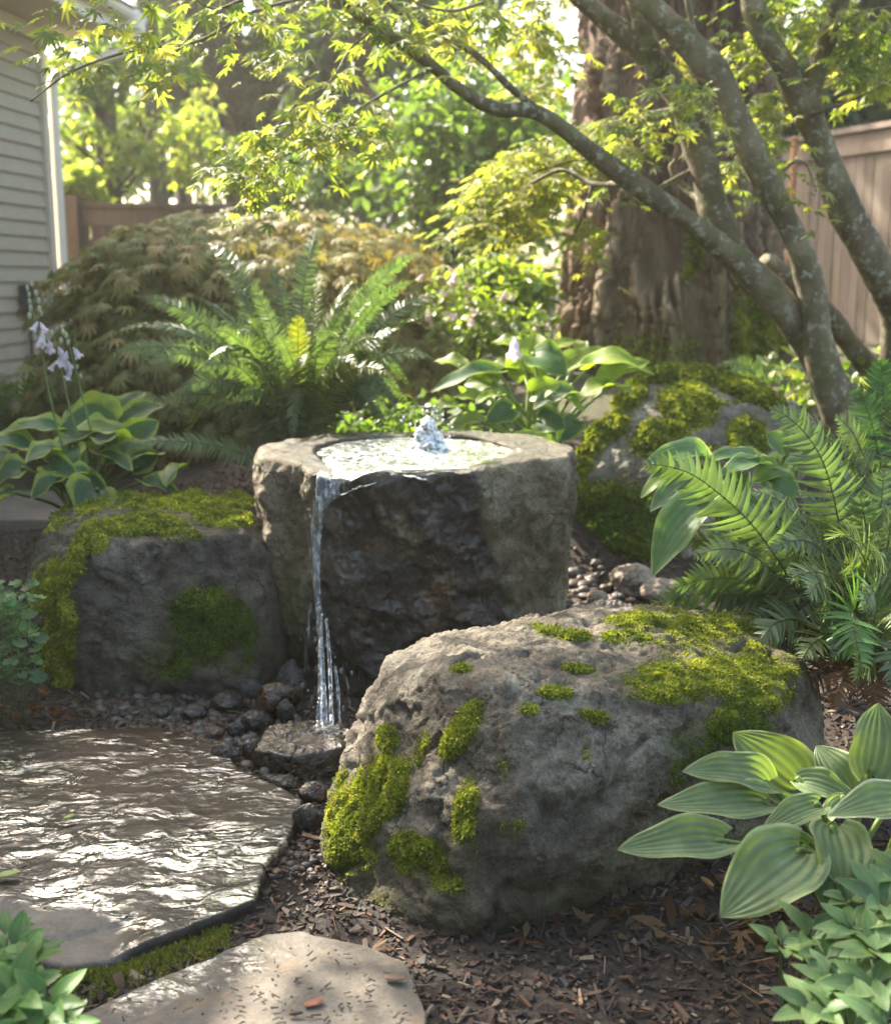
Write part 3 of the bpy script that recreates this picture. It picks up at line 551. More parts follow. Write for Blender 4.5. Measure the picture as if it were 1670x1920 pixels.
rbot = radial([(-.53, 3.78), (-.50, 3.56), (-.41, 3.46), (-.36, 3.41), (-.2, 3.37), (.07, 3.36), (.13, 3.41), (.31, 3.54), (.35, 3.72), (.28, 4.02), (.05, 4.12), (-.3, 4.07), (-.46, 3.95)], FC)
rtop = rtop * .975; rbot = rbot * .975
rin = np.minimum(1.07 / np.sqrt((fd[:, 0] / .285) ** 2 + (fd[:, 1] / .335) ** 2), rtop - 0.028)
rin = rin + fbm(np.stack([fd[:, 0], fd[:, 1], fd[:, 0] * 0], -1), 2.6, 4, 3) * .035; rin = np.minimum(rin, rtop - .022)
lip = np.exp(-((np.angle(np.exp(1j * (tha - math.atan2(3.36 - 3.68, -.33 + .095))))) / .30) ** 2)
front = np.exp(-((np.angle(np.exp(1j * (tha + np.pi / 2)))) / .75) ** 2)
ztop = 0.690 + fbm(np.stack([fd[:, 0], fd[:, 1], fd[:, 0] * 0], -1), 2.2, 3, 8) * .016 - front * .020 - lip * .018
rows = []
for z in np.linspace(-0.06, 0.985, 190):
    rows.append((rbot + (rtop - rbot) * np.clip(z * 1.1, 0, 1) - .05 * sstep(.25, 0, z) * np.exp(-((tha + 2.6) / .5) ** 2), ztop * z, np.full(nth, 0.0)))
for f, dz, dr in ((.993, 0, -.003), (1.0, -.001, -.008)): rows.append((rtop + dr, ztop * f + dz, np.full(nth, 0.0)))
for f in np.linspace(.05, .92, 36): rows.append((rtop - .008 + (rin - rtop + .008) * f, ztop * 1.0, np.full(nth, 1.0)))
for f, z in ((.97, -.004), (1.0, -.012), (1.0, -.03), (.98, -.055), (.95, -.07), (.8, -.075), (.6, -.078), (.4, -.08), (.2, -.08), (.02, -.08)): rows.append((rin * f, ztop + z, np.full(nth, 2.0)))
rr = np.array([a for a, b, c in rows]); zz = np.array([b for a, b, c in rows]); kd = np.array([c for a, b, c in rows])
V = np.stack([FC[0] + fd[None, :, 0] * rr, FC[1] + fd[None, :, 1] * rr, zz], -1).reshape(-1, 3); kd = kd.ravel(); F = grid_faces(nth, len(rows), True)
N = vnormals(V, F); N *= np.sign((N[nth * 90:nth * 91, :2] * fd).sum())
h = fbm(V, 3.0, 3, 50) * .028 + (fbm(V * np.array([1, 1, .7]), 8, 4, 51, True) - .45) * .036 + fbm(V, 24, 4, 52) * .014 + (fbm(V * np.array([1, 1, .6]), 36, 4, 53, True) - .4) * .009
low = sstep(.32, .05, V[:, 2]); h += low * (fbm(V, 6, 3, 55, True) - .5) * .05
qx, qy = proj(V); facing = N[:, 1] < 0
h = h - np.exp(-((qx - 655) / 60) ** 2) * np.exp(-((qy - 985) / 75) ** 2) * .03 * facing
V = V + N * (h * np.where(kd == 0, sstep(0, .04, (ztop[None].repeat(len(rows), 0).ravel() - V[:, 2])) * .75 + .25, np.where(kd == 1, .28, .15)))[:, None]
bnd = fbm(V * np.array([1, 1, .7]), 5, 4, 60) * 70
wl = sstep(-14, 14, qx - (588 - 10 * sstep(1000, 1250, qy)) + bnd * .5); wr = sstep(14, -14, qx - (915 + 45 * sstep(900, 1200, qy)) + bnd)
wet = wl * wr * facing * (kd == 0); wet = np.maximum(wet, (kd == 2) * 1.0); wet = np.maximum(wet, (kd == 1) * np.clip(sstep(.12, .01, (rr - rin[None]).ravel() + fbm(V, 9, 3, 66) * .08) * .8 + .55, 0, .9)); wet = np.maximum(wet, facing * (kd == 0) * sstep(1130, 1210, qy) * sstep(1000, 900, qx) * .9)
st = np.exp(-((qx - 558) / 22) ** 2) * sstep(900, 960, qy) * .9 * facing + sstep(.35, .05, V[:, 2]) * .5 + sstep(.3, .9, fbm(V * np.array([1, 1, .4]), 5, 3, 61) + .3) * .4 + wet * .45 + (kd == 1) * .45
ft = thing('fountain', 'tall bubbling stone basin spilling water down its wet dark face', 'fountain', (FC[0], FC[1], 0))
mk('stone_basin', V, F, M['basalt'], ft, attrs={'wet': np.clip(wet, 0, 1), 'stain': np.clip(st, 0, 1)})
# pool water
ZW = 0.682; JC = P(803, 868, 3.70); rr = np.linspace(0.0, 1.0, 90)[:, None] * (rin[None] + .014); px_ = FC[0] + fd[None, :, 0] * rr; py_ = FC[1] + fd[None, :, 1] * rr
Vw = np.stack([px_, py_, np.full_like(px_, ZW)], -1).reshape(-1, 3); dj = np.hypot(Vw[:, 0] - JC[0], Vw[:, 1] - JC[1]); edge = (np.linspace(0, 1, 90)[:, None] + 0 * rin[None]).ravel()
Vw[:, 2] += (np.cos(dj * 120) * .0035 * np.exp(-dj * 5) + fbm(Vw, 22, 3, 70) * .008 * np.exp(-dj * 4) + fbm(Vw * np.array([.6, 1.3, 1]), 30, 3, 71) * .0045 + .02 * np.exp(-(dj / .045) ** 2)) * sstep(1.0, .9, edge)
Vw[:, 2] -= .01 * (np.tile(lip, 90)) * sstep(.8, 1.0, edge) + .004 * sstep(.9, 1, edge)
mk('pool_water', Vw, grid_faces(nth, 90, True), M['water'], ft)
# bubbling jet with drops
A = Acc(); nz, nt = 46, 56
for k, (ox, oy, hh, rad) in enumerate([(0, 0, .112, .036), (-.018, -.006, .085, .03), (.018, .004, .078, .031), (0, -.02, .05, .036), (-.03, .01, .05, .03), (.03, -.012, .045, .032)]):
    z = np.linspace(0, 1, nz)[:, None]; t = np.linspace(0, 2 * np.pi, nt, endpoint=False)[None]
    r = rad * (1.0 - .45 * z + .12 * np.sin(z * 9 + k)) * np.sqrt(np.clip(1 - z ** 5, 0, 1)) + 0 * t
    v = np.stack([JC[0] + ox + np.cos(t) * r, JC[1] + oy + np.sin(t) * r, ZW - .006 + z * hh + 0 * t], -1).reshape(-1, 3)
    dd = nrm(v - np.array([JC[0] + ox, JC[1] + oy, 0]) * np.array([1, 1, 0]) - np.array([0, 0, 1]) * v[:, 2:3]); v = v + dd * ((fbm(v, 48, 3, 80 + k) * .018 + fbm(v, 120, 2, 90 + k) * .009) * np.sqrt(np.clip(r.ravel() / rad, 0, 1)))[:, None]
    A.add(v, grid_faces(nt, nz, True))
A.build('water_jet', M['jet'], ft); A = Acc()
for _ in range(150):
    a = RNG.random() * 6.28; q = abs(RNG.normal()) * .04 + .006; z = RNG.random() ** 1.5 * .13
    A.add(iv * (.0012 + RNG.random() * .0028) * np.array([1, 1, 1.2]) + np.array([JC[0] + math.cos(a) * q, JC[1] + math.sin(a) * q, ZW + .008 + z]), fi)
sp_ = A.build('spray', M['jet'], ft); sp_['kind'] = 'stuff'
# the waterfall over the lip
A = Acc()
def strand(pp, w_, th, seed, n=120, sides=22, wob=.25):
    pts = catmull([P(a, b, y) for a, b, y in pp], n); wd = np.interp(np.linspace(0, 1, n), np.linspace(0, 1, len(w_)), w_) / FPX * 3.3 / 2
    tt = np.linspace(0, 1, n)[:, None]; t = np.linspace(0, 2 * np.pi, sides, endpoint=False)[None]; Tn = nrm(np.gradient(pts, axis=0)); fz = sstep(.35, .95, -Tn[:, 2])[:, None]; sx = nrm(np.cross(Tn, np.array([0, 0, 1.0]) * (1 - fz) + np.array([0, -1.0, .15]) * fz)); nz_ = np.cross(sx, Tn)
    Vs = pts[:, None] + sx[:, None] * (np.cos(t) * wd[:, None])[..., None] + nz_[:, None] * (np.sin(t) * th)[..., None]; Vs = Vs.reshape(-1, 3)
    q = Vs * np.array([1, 1, .09]); Vs = Vs + nz_.repeat(sides, 0) * (fbm(q, 60, 2, seed) * th * 1.6 + fbm(q, 26, 2, seed + 4) * th * 1.2)[:, None] + sx.repeat(sides, 0) * (fbm(Vs * np.array([.2, .2, 1]), 16, 3, seed + 9) * wob * wd.repeat(sides))[:, None]
    A.add(Vs, grid_faces(sides, n, True))
strand([(690, 872, 3.42), (650, 884, 3.375), (622, 906, 3.345), (604, 945, 3.325), (595, 1000, 3.31), (594, 1080, 3.27), (600, 1180, 3.20), (605, 1270, 3.10), (608, 1372, 2.97)], [150, 115, 66, 24, 15, 12, 10, 10, 14], .0035, 300)
0 and strand([(625, 905, 3.34), (625, 945, 3.33), (622, 1010, 3.30), (620, 1100, 3.25), (612, 1180, 3.19), (610, 1260, 3.10)], [30, 20, 9, 6, 4, 3], .0012, 310)
strand([(595, 930, 3.325), (588, 1000, 3.31), (588, 1060, 3.31), (598, 1150, 3.305)], [14, 12, 14, 6], .004, 320)
strand([(604, 1150, 3.22), (600, 1230, 3.14), (600, 1300, 3.06), (597, 1374, 2.97)], [4, 7, 9, 12], .003, 330)
strand([(612, 1160, 3.21), (618, 1240, 3.13), (620, 1310, 3.05), (622, 1374, 2.97)], [5, 7, 7, 9], .004, 335)
strand([(582, 1130, 3.33), (576, 1190, 3.325), (572, 1262, 3.32)], [6, 9, 4], .003, 340)
strand([(640, 1252, 3.31), (652, 1290, 3.30), (656, 1338, 3.29)], [7, 7, 3], .003, 350)
strand([(628, 1250, 3.12), (634, 1300, 3.07), (637, 1360, 3.0)], [5, 6, 3], .003, 360)
strand([(720, 888, 3.37), (700, 905, 3.345), (668, 915, 3.335), (640, 930, 3.33)], [20, 30, 24, 10], .004, 370)
strand([(740, 884, 3.37), (770, 892, 3.345), (800, 900, 3.335)], [18, 24, 12], .004, 375)
for _ in range(130):
    b = 1130 + 250 * RNG.random() ** .6; a = 606 + RNG.normal() * (10 + 26 * (b - 1130) / 250); s = .001 + RNG.random() ** 2 * .0028
    A.add(iv * np.array([s, s, s * (1 + 2.2 * RNG.random())]) + P(a, b, 3.22 - .24 * (b - 1130) / 250 + RNG.random() * .03), fi)
for _ in range(80):
    a, b = 608 + RNG.normal() * 34, 1376 + RNG.normal() * 10; s = .001 + RNG.random() * .0022; A.add(iv * s + P(a, b, 2.96), fi)
for cx, cy, sx in ((608, 1374, .05), (585, 1384, .035), (632, 1378, .035), (560, 1395, .03)):
    v = iv * np.array([sx, sx * .7, .006]) + P(cx, cy, 2.95); v[:, 2] += fbm(v, 60, 3, int(cx)) * .008 + .002; A.add(v, fi)
A.build('waterfall', M['fall'], ft)

# ------------------------------------------------------------------ house and fences
hx0, hx1 = P(0, 400, 8.75)[0], P(88, 400, 9.5)[0]; hdir = nrm(np.array([hx1 - hx0, .75, 0]))
def hp(y, z, off=0.0): return np.array([hx1 + (y - 9.5) * hdir[0] / hdir[1] + off, y, z])
house = thing('house', 'beige house wall of overlapping horizontal boards under a pale eave', 'house', (hx1 - 2, 4, .3))
ZT = 2.99; ex = .108
A = Acc(); z = .2
while z < ZT:
    a, b = hp(-4, z), hp(9.5, z); o, i_ = np.array([.024, 0, 0]), np.array([.002, 0, 0]); h = np.array([0, 0, ex]); t = .95 + .1 * RNG.random()
    A.add(np.array([a, b, b + o, a + o, b + h + i_, a + h + i_]), np.array([[0, 1, 2, 3], [3, 2, 4, 5]]), (t, t, t)); z += ex
v, f = box((hx1 - 2.2, 2.75, 1.6), (4.2, 13.4, 2.8)); A.add(v, f, (1, 1, 1)); A.build('wall', M['siding'], house, smooth=False)
A = Acc(); A.add(*box((hx1 + .008, 9.51, 1.6), (.06, .11, 2.78)), (1, 1, 1)); A.build('corner_board', M['soffit'], house, smooth=False)
A = Acc(); A.add(*bar(hp(-4, ZT + .03, .24), hp(9.9, ZT + .03, .24), .56, .03)); A.build('soffit', M['soffit'], house, smooth=False)
A = Acc(); A.add(*bar(hp(-4, ZT - .04, .03), hp(9.44, ZT - .04, .03), .035, .1)); A.add(*bar(hp(-4, ZT + .10, .53), hp(9.92, ZT + .10, .53), .03, .2)); A.build('fascia', M['trim'], house, smooth=False)
A = Acc(); a0, a1 = hp(-4, ZT + .13, .6), hp(9.95, ZT + .13, .6); th = np.linspace(np.pi, 2 * np.pi, 9)
gv = np.vstack([np.stack([c0[0] + np.cos(th) * r, np.full(9, c0[1]), c0[2] + np.sin(th) * r + .03], -1) for c0 in (a0, a1) for r in (.065, .058)])
fs = [[k, k + 1, 19 + k, 18 + k] for k in range(8)] + [[9 + k + 1, 9 + k, 27 + k, 27 + k + 1] for k in range(8)] + [[18 + k, 18 + k + 1, 27 + k + 1, 27 + k] for k in range(8)] + [[0, 18, 27, 9], [8, 17, 35, 26]]
A.add(gv, np.array(fs)); A.add(*box(a1 + np.array([-.02, -.14, -.02]), (.15, .22, .13))); A.build('gutter', M['trim'], house, smooth=False)
A = Acc(); A.add(*tube(catmull([a1 + np.array([0, -.14, -.05]), a1 + np.array([-.01, -.14, -.2]), hp(9.6, ZT - .26, .2), hp(9.62, ZT - .36, .06), hp(9.62, ZT - .6, .05), hp(9.62, .3, .05)], 60), .036, 10)); A.build('downspout', M['trim'], house)
A = Acc()
for k in range(2): A.add(*bar(hp(-4, ZT + .20, .6) if k == 0 else hp(-4, ZT + 2.2, -3.6), hp(9.95, ZT + .20, .6) if k == 0 else hp(9.95, ZT + 2.2, -3.6), .04, .04))
q = [hp(-4, ZT + .21, .6), hp(9.95, ZT + .21, .6), hp(9.95, ZT + 2.2, -3.4), hp(-4, ZT + 2.2, -3.4)]; A.add(np.array(q + [p - np.array([0, 0, .08]) for p in q]), np.array([[0, 1, 2, 3], [7, 6, 5, 4], [0, 4, 5, 1], [1, 5, 6, 2], [2, 6, 7, 3], [3, 7, 4, 0]])); A.build('roof', M['shingle'], house, smooth=False)
ub = P(30, 560, 9.0); A = Acc(); A.add(*box((hp(9.0, 0)[0] + .06, 9.0, ub[2]), (.09, .18, .2))); A.add(*tube(np.array([hp(9.0, ub[2] - .1, .05), hp(9.0, .4, .05)]), .014, 8)); A.build('utility_box', M['dark_iron'], house, smooth=False)

def fence(name, label, p0, p1, t0, t1, mats, bw=.098, hgt=1.75, side=1, rail=.15, post_t=()):
    d = p1 - p0; L = np.linalg.norm(d[:2]); u = np.array([d[0], d[1], 0]) / L; nrmv = np.array([-u[1], u[0], 0]) * side; top = p0[2]; sl_ = (p1[2] - p0[2]) / L
    root = thing(name, label, 'fence', p0 + u * (t0 + t1) / 2 - np.array([0, 0, hgt])); A = Acc(); s = t0; base = lambda s: p0 + u * s + np.array([0, 0, sl_ * s])
    while s < t1:
        v, f = box((0, 0, 0), (bw - .006, .018, hgt - .06)); v = np.stack([u * a + nrmv * b + np.array([0, 0, c]) for a, b, c in v]) + base(s + bw / 2) - np.array([0, 0, hgt / 2 + .05]) + nrmv * RNG.normal() * .003
        t = .82 + .32 * RNG.random(); A.add(v, f, np.array([1, .97 + .05 * RNG.random(), .95 + .08 * RNG.random()]) * t); s += bw
    A.build('boards', M[mats[0]], root, smooth=False)
    A = Acc(); A.add(*bar(base(t0) + nrmv * .024 - np.array([0, 0, rail / 2 + .02]), base(t1) + nrmv * .024 - np.array([0, 0, rail / 2 + .02]), .028, rail), (1.12, 1.1, 1.08)); A.build('rail', M[mats[0]], root, smooth=False)
    A = Acc(); A.add(*bar(base(t0), base(t1), .15, .04), (.95, .95, .95)); A.build('cap', M[mats[0]], root, smooth=False)
    for s in post_t:
        A = Acc(); v, f = box((0, 0, 0), (.1, .1, hgt + .04)); A.add(v + base(s) + nrmv * .09 - np.array([0, 0, hgt / 2 - .05]), f, (.95, .95, .95)); A.build('post', M[mats[0]], root, smooth=False)
    return base, nrmv
fp0, fp1 = P(1670, 234, 8.8), P(1440, 272, 10.1); fp1[2] = fp0[2] = (fp0[2] + fp1[2]) / 2
fbase, fn = fence('fence', 'weathered grey board fence with a pale top rail behind the maple stems', fp0, fp1, -3.0, 4.2, ['grey_wood'], side=1)
pc = P(1487, 300, 9.6); A = Acc(); A.add(*tube(np.array([[pc[0], pc[1], .6], [pc[0], pc[1], P(1487, 262, 9.6)[2]]]), .024, 12)); A.add(*tube(np.array([[pc[0], pc[1], P(1487, 262, 9.6)[2]], [pc[0], pc[1], P(1487, 256, 9.6)[2]]]), [.03, .012], 12))
tag(A.build('pole', M['rust'], loc=(pc[0], pc[1], .6)), 'slim rusty orange metal pole standing before the grey fence', 'pole')
l0, l1 = P(100, 384, 10.6), P(300, 388, 10.8); l1[2] = l0[2]
fence('fence', 'brown board fence with a square post between the house corner and lacy maple', l0, l1, -.1, 1.7, ['brown_wood'], side=-1, post_t=(.16,))

# ------------------------------------------------------------------ leaf shapes
def maple_leaf(lobes=7):
    an = np.radians({7: [-125, -82, -40, 0, 40, 82, 125], 5: [-95, -46, 0, 46, 95]}[lobes]); ln = {7: [.4, .72, .92, 1, .92, .72, .4], 5: [.6, .9, 1, .9, .6]}[lobes]
    V = [(0, 0, 0)]; n = len(an)
    for k in range(n):
        a, l = an[k], ln[k]; w = .105
        if k == 0: V.append((math.sin(a - .5) * .16, math.cos(a - .5) * .16, 0))
        V.append((math.sin(a) * l * .55 - math.cos(a) * w * l, math.cos(a) * l * .55 + math.sin(a) * w * l, -.05 * l)); V.append((math.sin(a) * l, math.cos(a) * l, -.22 * l * l))
        V.append((math.sin(a) * l * .55 + math.cos(a) * w * l, math.cos(a) * l * .55 - math.sin(a) * w * l, -.05 * l))
        b = (an[k] + an[k + 1]) / 2 if k < n - 1 else a + .5; r = .27 if k < n - 1 else .16; V.append((math.sin(b) * r, math.cos(b) * r, .03))
    V = np.array(V); F = np.array([[0, k + 1, k] for k in range(1, len(V) - 1)]); return V, F
MAPLE7, MAPLE5 = maple_leaf(7), maple_leaf(5)
def lace_leaf():
    V, F = [], []
    for a, l in zip(np.radians([-95, -60, -28, 0, 28, 60, 95]), [.5, .78, .95, 1, .95, .78, .5]):
        s, c = math.sin(a), math.cos(a); b = len(V)
        for q, w_, z in ((.05, .03, 0), (.38, .085, -.04), (.7, .06, -.16), (1.0, .006, -.36)):
            V += [(s * l * q - c * w_, c * l * q + s * w_, z * l), (s * l * q + c * w_, c * l * q - s * w_, z * l)]
        F += [[b, b + 1, b + 3, b + 2], [b + 2, b + 3, b + 5, b + 4], [b + 4, b + 5, b + 7, b + 6]]
    return np.array(V), np.array(F)
LACE = lace_leaf()
OVAL = (np.array([[0, 0, 0], [.26, .3, .05], [.24, .68, .03], [0, 1, -.1], [-.24, .68, .03], [-.26, .3, .05], [0, .35, -.01], [0, .7, -.03]]), [np.array([[0, 1, 2, 7], [0, 7, 4, 5]]), np.array([[7, 2, 3], [7, 3, 4]])])
NEEDLE = (np.array([[-.03, 0, 0], [.03, 0, 0], [.16, .4, .02], [-.16, .4, .02], [.10, .75, -.05], [-.10, .75, -.05], [0, 1, -.16]]), [np.array([[0, 1, 2, 3], [3, 2, 4, 5]]), np.array([[5, 4, 6]])])
def scat(A, tmpl, pos, ydir, nd, size, cols):
    k = len(pos); Mx = frames(ydir, nd) * np.broadcast_to(np.asarray(size, float), (k,))[:, None, None]; A.inst(tmpl[0], tmpl[1], Mx, pos, cols)
def pick(pal, n, jit=.35): return np.array(pal)[RNG.integers(0, len(pal), n)] * (1 - jit / 2 + jit * RNG.random((n, 1)))
def cloud(A, tmpl, c, r, n, size, pal, clumps=30, spread=.3, droop=.3, shell=.0, facing=None):
    cc = rand_unit(clumps) * (shell + (1 - shell) * RNG.random((clumps, 1)) ** .45) * np.asarray(r) + np.asarray(c); cs = .6 + .8 * RNG.random(clumps); ct = .75 + .5 * RNG.random((clumps, 1))
    i = RNG.integers(0, clumps, n); off = RNG.normal(size=(n, 3)) * spread * np.mean(r) * cs[i][:, None] * np.array([1, 1, .7]); pos = cc[i] + off
    y = nrm(rand_unit(n) * .8 + nrm(off) * .7 + np.array([0, 0, -droop])); nd = nrm(np.array([0, 0, 1]) + rand_unit(n) * .8)
    scat(A, tmpl, pos, y, nd, size * (.65 + .7 * RNG.random(n)), pick(pal, n) * ct[i]); return cc

# ------------------------------------------------------------------ the big conifer
TC = P(1250, 640, 7.25)[:2]; nt, nz = 620, 420; t = np.linspace(0, 2 * np.pi, nt, endpoint=False); zz = np.linspace(.3, 5.5, nz); T_, Z_ = np.meshgrid(t, zz)
rad = .585 + .10 * np.exp(-(Z_ - .55) / .38) + .05 * np.exp(-(Z_ - .55) / .9) - .012 * (Z_ - 1); rad = rad * (1 + .05 * np.sin(T_ * 3 + 1) + .035 * np.sin(T_ * 5 + .5) * np.exp(-(Z_ - .6) * .8))
p3 = np.stack([np.cos(T_) * .6, np.sin(T_) * .6, Z_], -1).reshape(-1, 3); wv = np.stack([fbm(p3, 2.2, 3, 201), fbm(p3, 2.2, 3, 202), 0 * p3[:, 0]], -1) * .08
q = (p3 + wv) * np.array([1, 1, .17]); fur = fbm(q, 6.0, 4, 205, True, .55); q2 = (p3 + wv) * np.array([1, 1, .30]); f2 = fbm(q2, 15, 4, 206, True); pl_ = fbm(p3 * np.array([1, 1, 1.3]) + wv, 7, 4, 207)
q4 = (p3 + wv * .8) * np.array([1, 1, .11]); f4 = fbm(q4, 11, 4, 214, True, .55); brk = fbm((p3 + wv) * np.array([1, 1, 2.2]), 4.5, 3, 215, True)
furrow = np.clip(sstep(.50, .72, fur) + .6 * sstep(.60, .80, f4) + .22 * sstep(.8, .92, brk), 0, 1); fib = fbm(p3 * np.array([1, 1, .07]), 60, 3, 216, True); scal = fbm(p3 * np.array([1, 1, .5]), 22, 4, 217, True)
hgt_ = -.085 * furrow ** .8 + (scal - .45) * .020 + (fib - .45) * .020 + pl_ * .010 + fbm(p3, 55, 3, 208) * .010
r2 = rad.ravel() + hgt_; V = np.stack([TC[0] + np.cos(T_.ravel()) * r2, TC[1] + np.sin(T_.ravel()) * r2, Z_.ravel()], -1)
fir = thing('conifer', 'massive conifer trunk with deeply furrowed reddish bark and moss at its foot', 'tree', (TC[0], TC[1], .5))
st = sstep(1.5, .7, Z_.ravel() + fbm(p3, 2, 3, 209) * .8) * .9 + .45 * sstep(.1, .5, fbm(p3, 2.4, 3, 210)) ; F = grid_faces(nt, nz, True)
mk('trunk', V, F, M['fir_bark'], fir, attrs={'furrow': np.clip(furrow * .9 + sstep(.62, .85, fib) * .35, 0, 1), 'stain': np.clip(st, 0, 1)})
N = vnormals(V, F); N *= np.sign((N[:, :2] * (V[:, :2] - TC)).sum()); qx, qy = proj(V); mm = np.maximum(spots(V, N, [(1420, 630, 55, 75, 0, 1), (1240, 655, 130, 40, 0, .5), (1400, 560, 30, 60, 0, .6), (1300, 480, 30, 60, 0, .5), (1150, 600, 25, 60, 0, .35)]), 0)
moss_on(V, F, N, np.clip(mm * (.6 + 1.3 * fbm(V, 7, 4, 33)), 0, 1), fir, 14000, th=.016, bl=.022, bw=.006, seed=5)

# ------------------------------------------------------------------ the japanese maple
MB = P(1575, 770, 5.0); mp = thing('japanese_maple', 'japanese maple with several curving lichen-spotted stems and glowing yellow-green leaves', 'tree', MB)
def limb(name, pts, w_, n=110, sides=18, bump=.12, seed=0):
    c = catmull([P(a, b, y) for a, b, y in pts], n); yy = np.interp(np.linspace(0, 1, n), np.linspace(0, 1, len(pts)), [q[2] for q in pts]); r = np.interp(np.linspace(0, 1, n), np.linspace(0, 1, len(w_)), w_) / FPX * yy / 2 * .9
    r = r * (1 + .07 * np.sin(np.linspace(0, 30, n) + seed)); c = c + np.stack([fbm(c, 3, 2, seed), fbm(c, 3, 2, seed + 1), fbm(c, 3, 2, seed + 2)], -1) * .02 * (r[:, None] / r.max()); V, F = tube(c, r, sides, bump * r.max() * 1.2, seed)
    mk(name, V, F, M['maple_bark'], mp); return c
B0 = (1592, 800, 5.0)
limb('stem', [B0, (1555, 715, 4.97), (1500, 625, 4.95), (1440, 545, 4.92), (1350, 462, 4.85), (1270, 400, 4.78), (1190, 345, 4.7), (1110, 285, 4.62), (1010, 212, 4.52), (930, 203, 4.42), (860, 166, 4.34), (800, 115, 4.28), (720, 60, 4.2), (655, 15, 4.1), (590, -40, 4.0)], [84, 72, 66, 62, 50, 44, 42, 38, 32, 27, 26, 25, 22, 19, 15], 220, seed=1)
limb('stem', [(1462, 570, 4.95), (1420, 530, 4.93), (1370, 470, 4.97), (1335, 390, 5.0), (1315, 300, 5.03), (1285, 200, 5.06), (1200, 95, 5.1), (1115, 20, 5.1), (1050, -40, 5.1)], [50, 60, 62, 62, 60, 62, 50, 40, 32], 150, seed=4)
limb('branch', [(1235, 140, 5.08), (1210, 70, 5.06), (1192, 10, 5.05), (1180, -40, 5.05)], [46, 40, 34, 30], 50, seed=7)
limb('stem', [(1590, 810, 4.9), (1556, 730, 4.88), (1535, 640, 4.86), (1528, 570, 4.86), (1495, 460, 4.86), (1440, 345, 4.86), (1385, 225, 4.86), (1340, 135, 4.88), (1265, 55, 4.9), (1180, -30, 4.9)], [86, 72, 62, 56, 52, 54, 52, 58, 54, 46], 170, seed=9)
limb('stem', [(1690, 900, 5.2), (1680, 680, 5.2), (1678, 560, 5.15), (1635, 490, 5.1), (1575, 375, 5.08), (1530, 250, 5.06), (1478, 140, 5.05), (1425, 50, 5.05), (1400, -40, 5.05)], [60, 62, 80, 76, 62, 56, 50, 48, 42], 150, seed=12)
limb('branch', [(1522, 250, 5.06), (1520, 190, 5.04), (1535, 110, 5.0), (1562, 35, 4.96), (1590, -40, 4.9)], [44, 42, 38, 34, 30], 70, seed=14)
limb('branch', [(1430, 490, 5.05), (1490, 535, 5.15), (1550, 595, 5.25), (1620, 680, 5.35), (1680, 770, 5.45)], [40, 44, 46, 44, 44], 70, seed=17)
limb('branch', [(1008, 212, 4.52), (960, 172, 4.48), (905, 115, 4.42), (840, 72, 4.36), (760, 30, 4.28), (690, -30, 4.2)], [16, 15, 14, 14, 12, 9], 80, 10, seed=19)
limb('branch', [(1330, 385, 5.0), (1290, 360, 5.15), (1258, 320, 5.2), (1265, 300, 5.2)], [16, 17, 13, 8], 40, 10, seed=22)
limb('branch', [(1175, 345, 4.72), (1110, 345, 4.9), (1050, 320, 5.0), (990, 345, 5.1)], [14, 11, 8, 4], 40, 8, seed=24)
limb('branch', [(1215, 365, 4.75), (1262, 338, 4.95), (1310, 310, 5.1), (1350, 280, 5.2)], [13, 12, 10, 8], 40, 8, seed=26)
limb('branch', [(1312, 180, 5.0), (1305, 90, 4.95), (1292, 0, 4.9), (1285, -40, 4.9)], [12, 12, 13, 13], 40, 8, seed=27)
TW = [[(808, 128, 4.28), (735, 168, 4.1), (680, 200, 4.0), (615, 245, 3.9), (550, 285, 3.82), (470, 320, 3.75)], [(690, 62, 4.15), (655, 95, 4.0), (622, 150, 3.9), (570, 190, 3.85)], [(640, -20, 4.0), (480, 20, 3.75), (370, 78, 3.6), (260, 92, 3.5), (140, 132, 3.4), (58, 190, 3.35)],
      [(375, 40, 3.65), (345, 82, 3.55), (300, 122, 3.5), (225, 150, 3.45)], [(455, 0, 3.7), (400, 16, 3.7), (340, -20, 3.65)], [(905, 5, 4.2), (850, 20, 4.15), (792, 10, 4.1), (740, -20, 4.1)], [(615, 245, 3.9), (560, 300, 3.85), (500, 345, 3.8)], [(560, 190, 3.85), (520, 240, 3.8)], [(1555, 60, 4.95), (1610, 25, 4.9), (1700, 8, 4.85)],
      [(1440, 345, 4.86), (1500, 300, 4.8), (1530, 360, 4.75)], [(1520, 215, 5.0), (1590, 190, 4.9), (1680, 150, 4.85)], [(1190, 345, 4.7), (1130, 300, 5.0), (1040, 310, 5.3), (940, 360, 5.5), (880, 430, 5.5)], [(1280, 200, 5.0), (1180, 220, 5.2), (1090, 250, 5.4), (1000, 270, 5.6)], [(1110, 350, 4.9), (1090, 410, 5.2), (1070, 450, 5.3)]]
for k, q in enumerate(TW):
    cq = catmull([P(*a) for a in q], 40); V, F = tube(cq, np.linspace(7, 2.5, 40) / FPX * q[0][2] / 2, 6); mk('twig', V, F, M['maple_bark'], mp)
MP = [(.125, .175, .05), (.16, .21, .055), (.2, .235, .075), (.09, .135, .04), (.24, .255, .10)]
A = Acc()
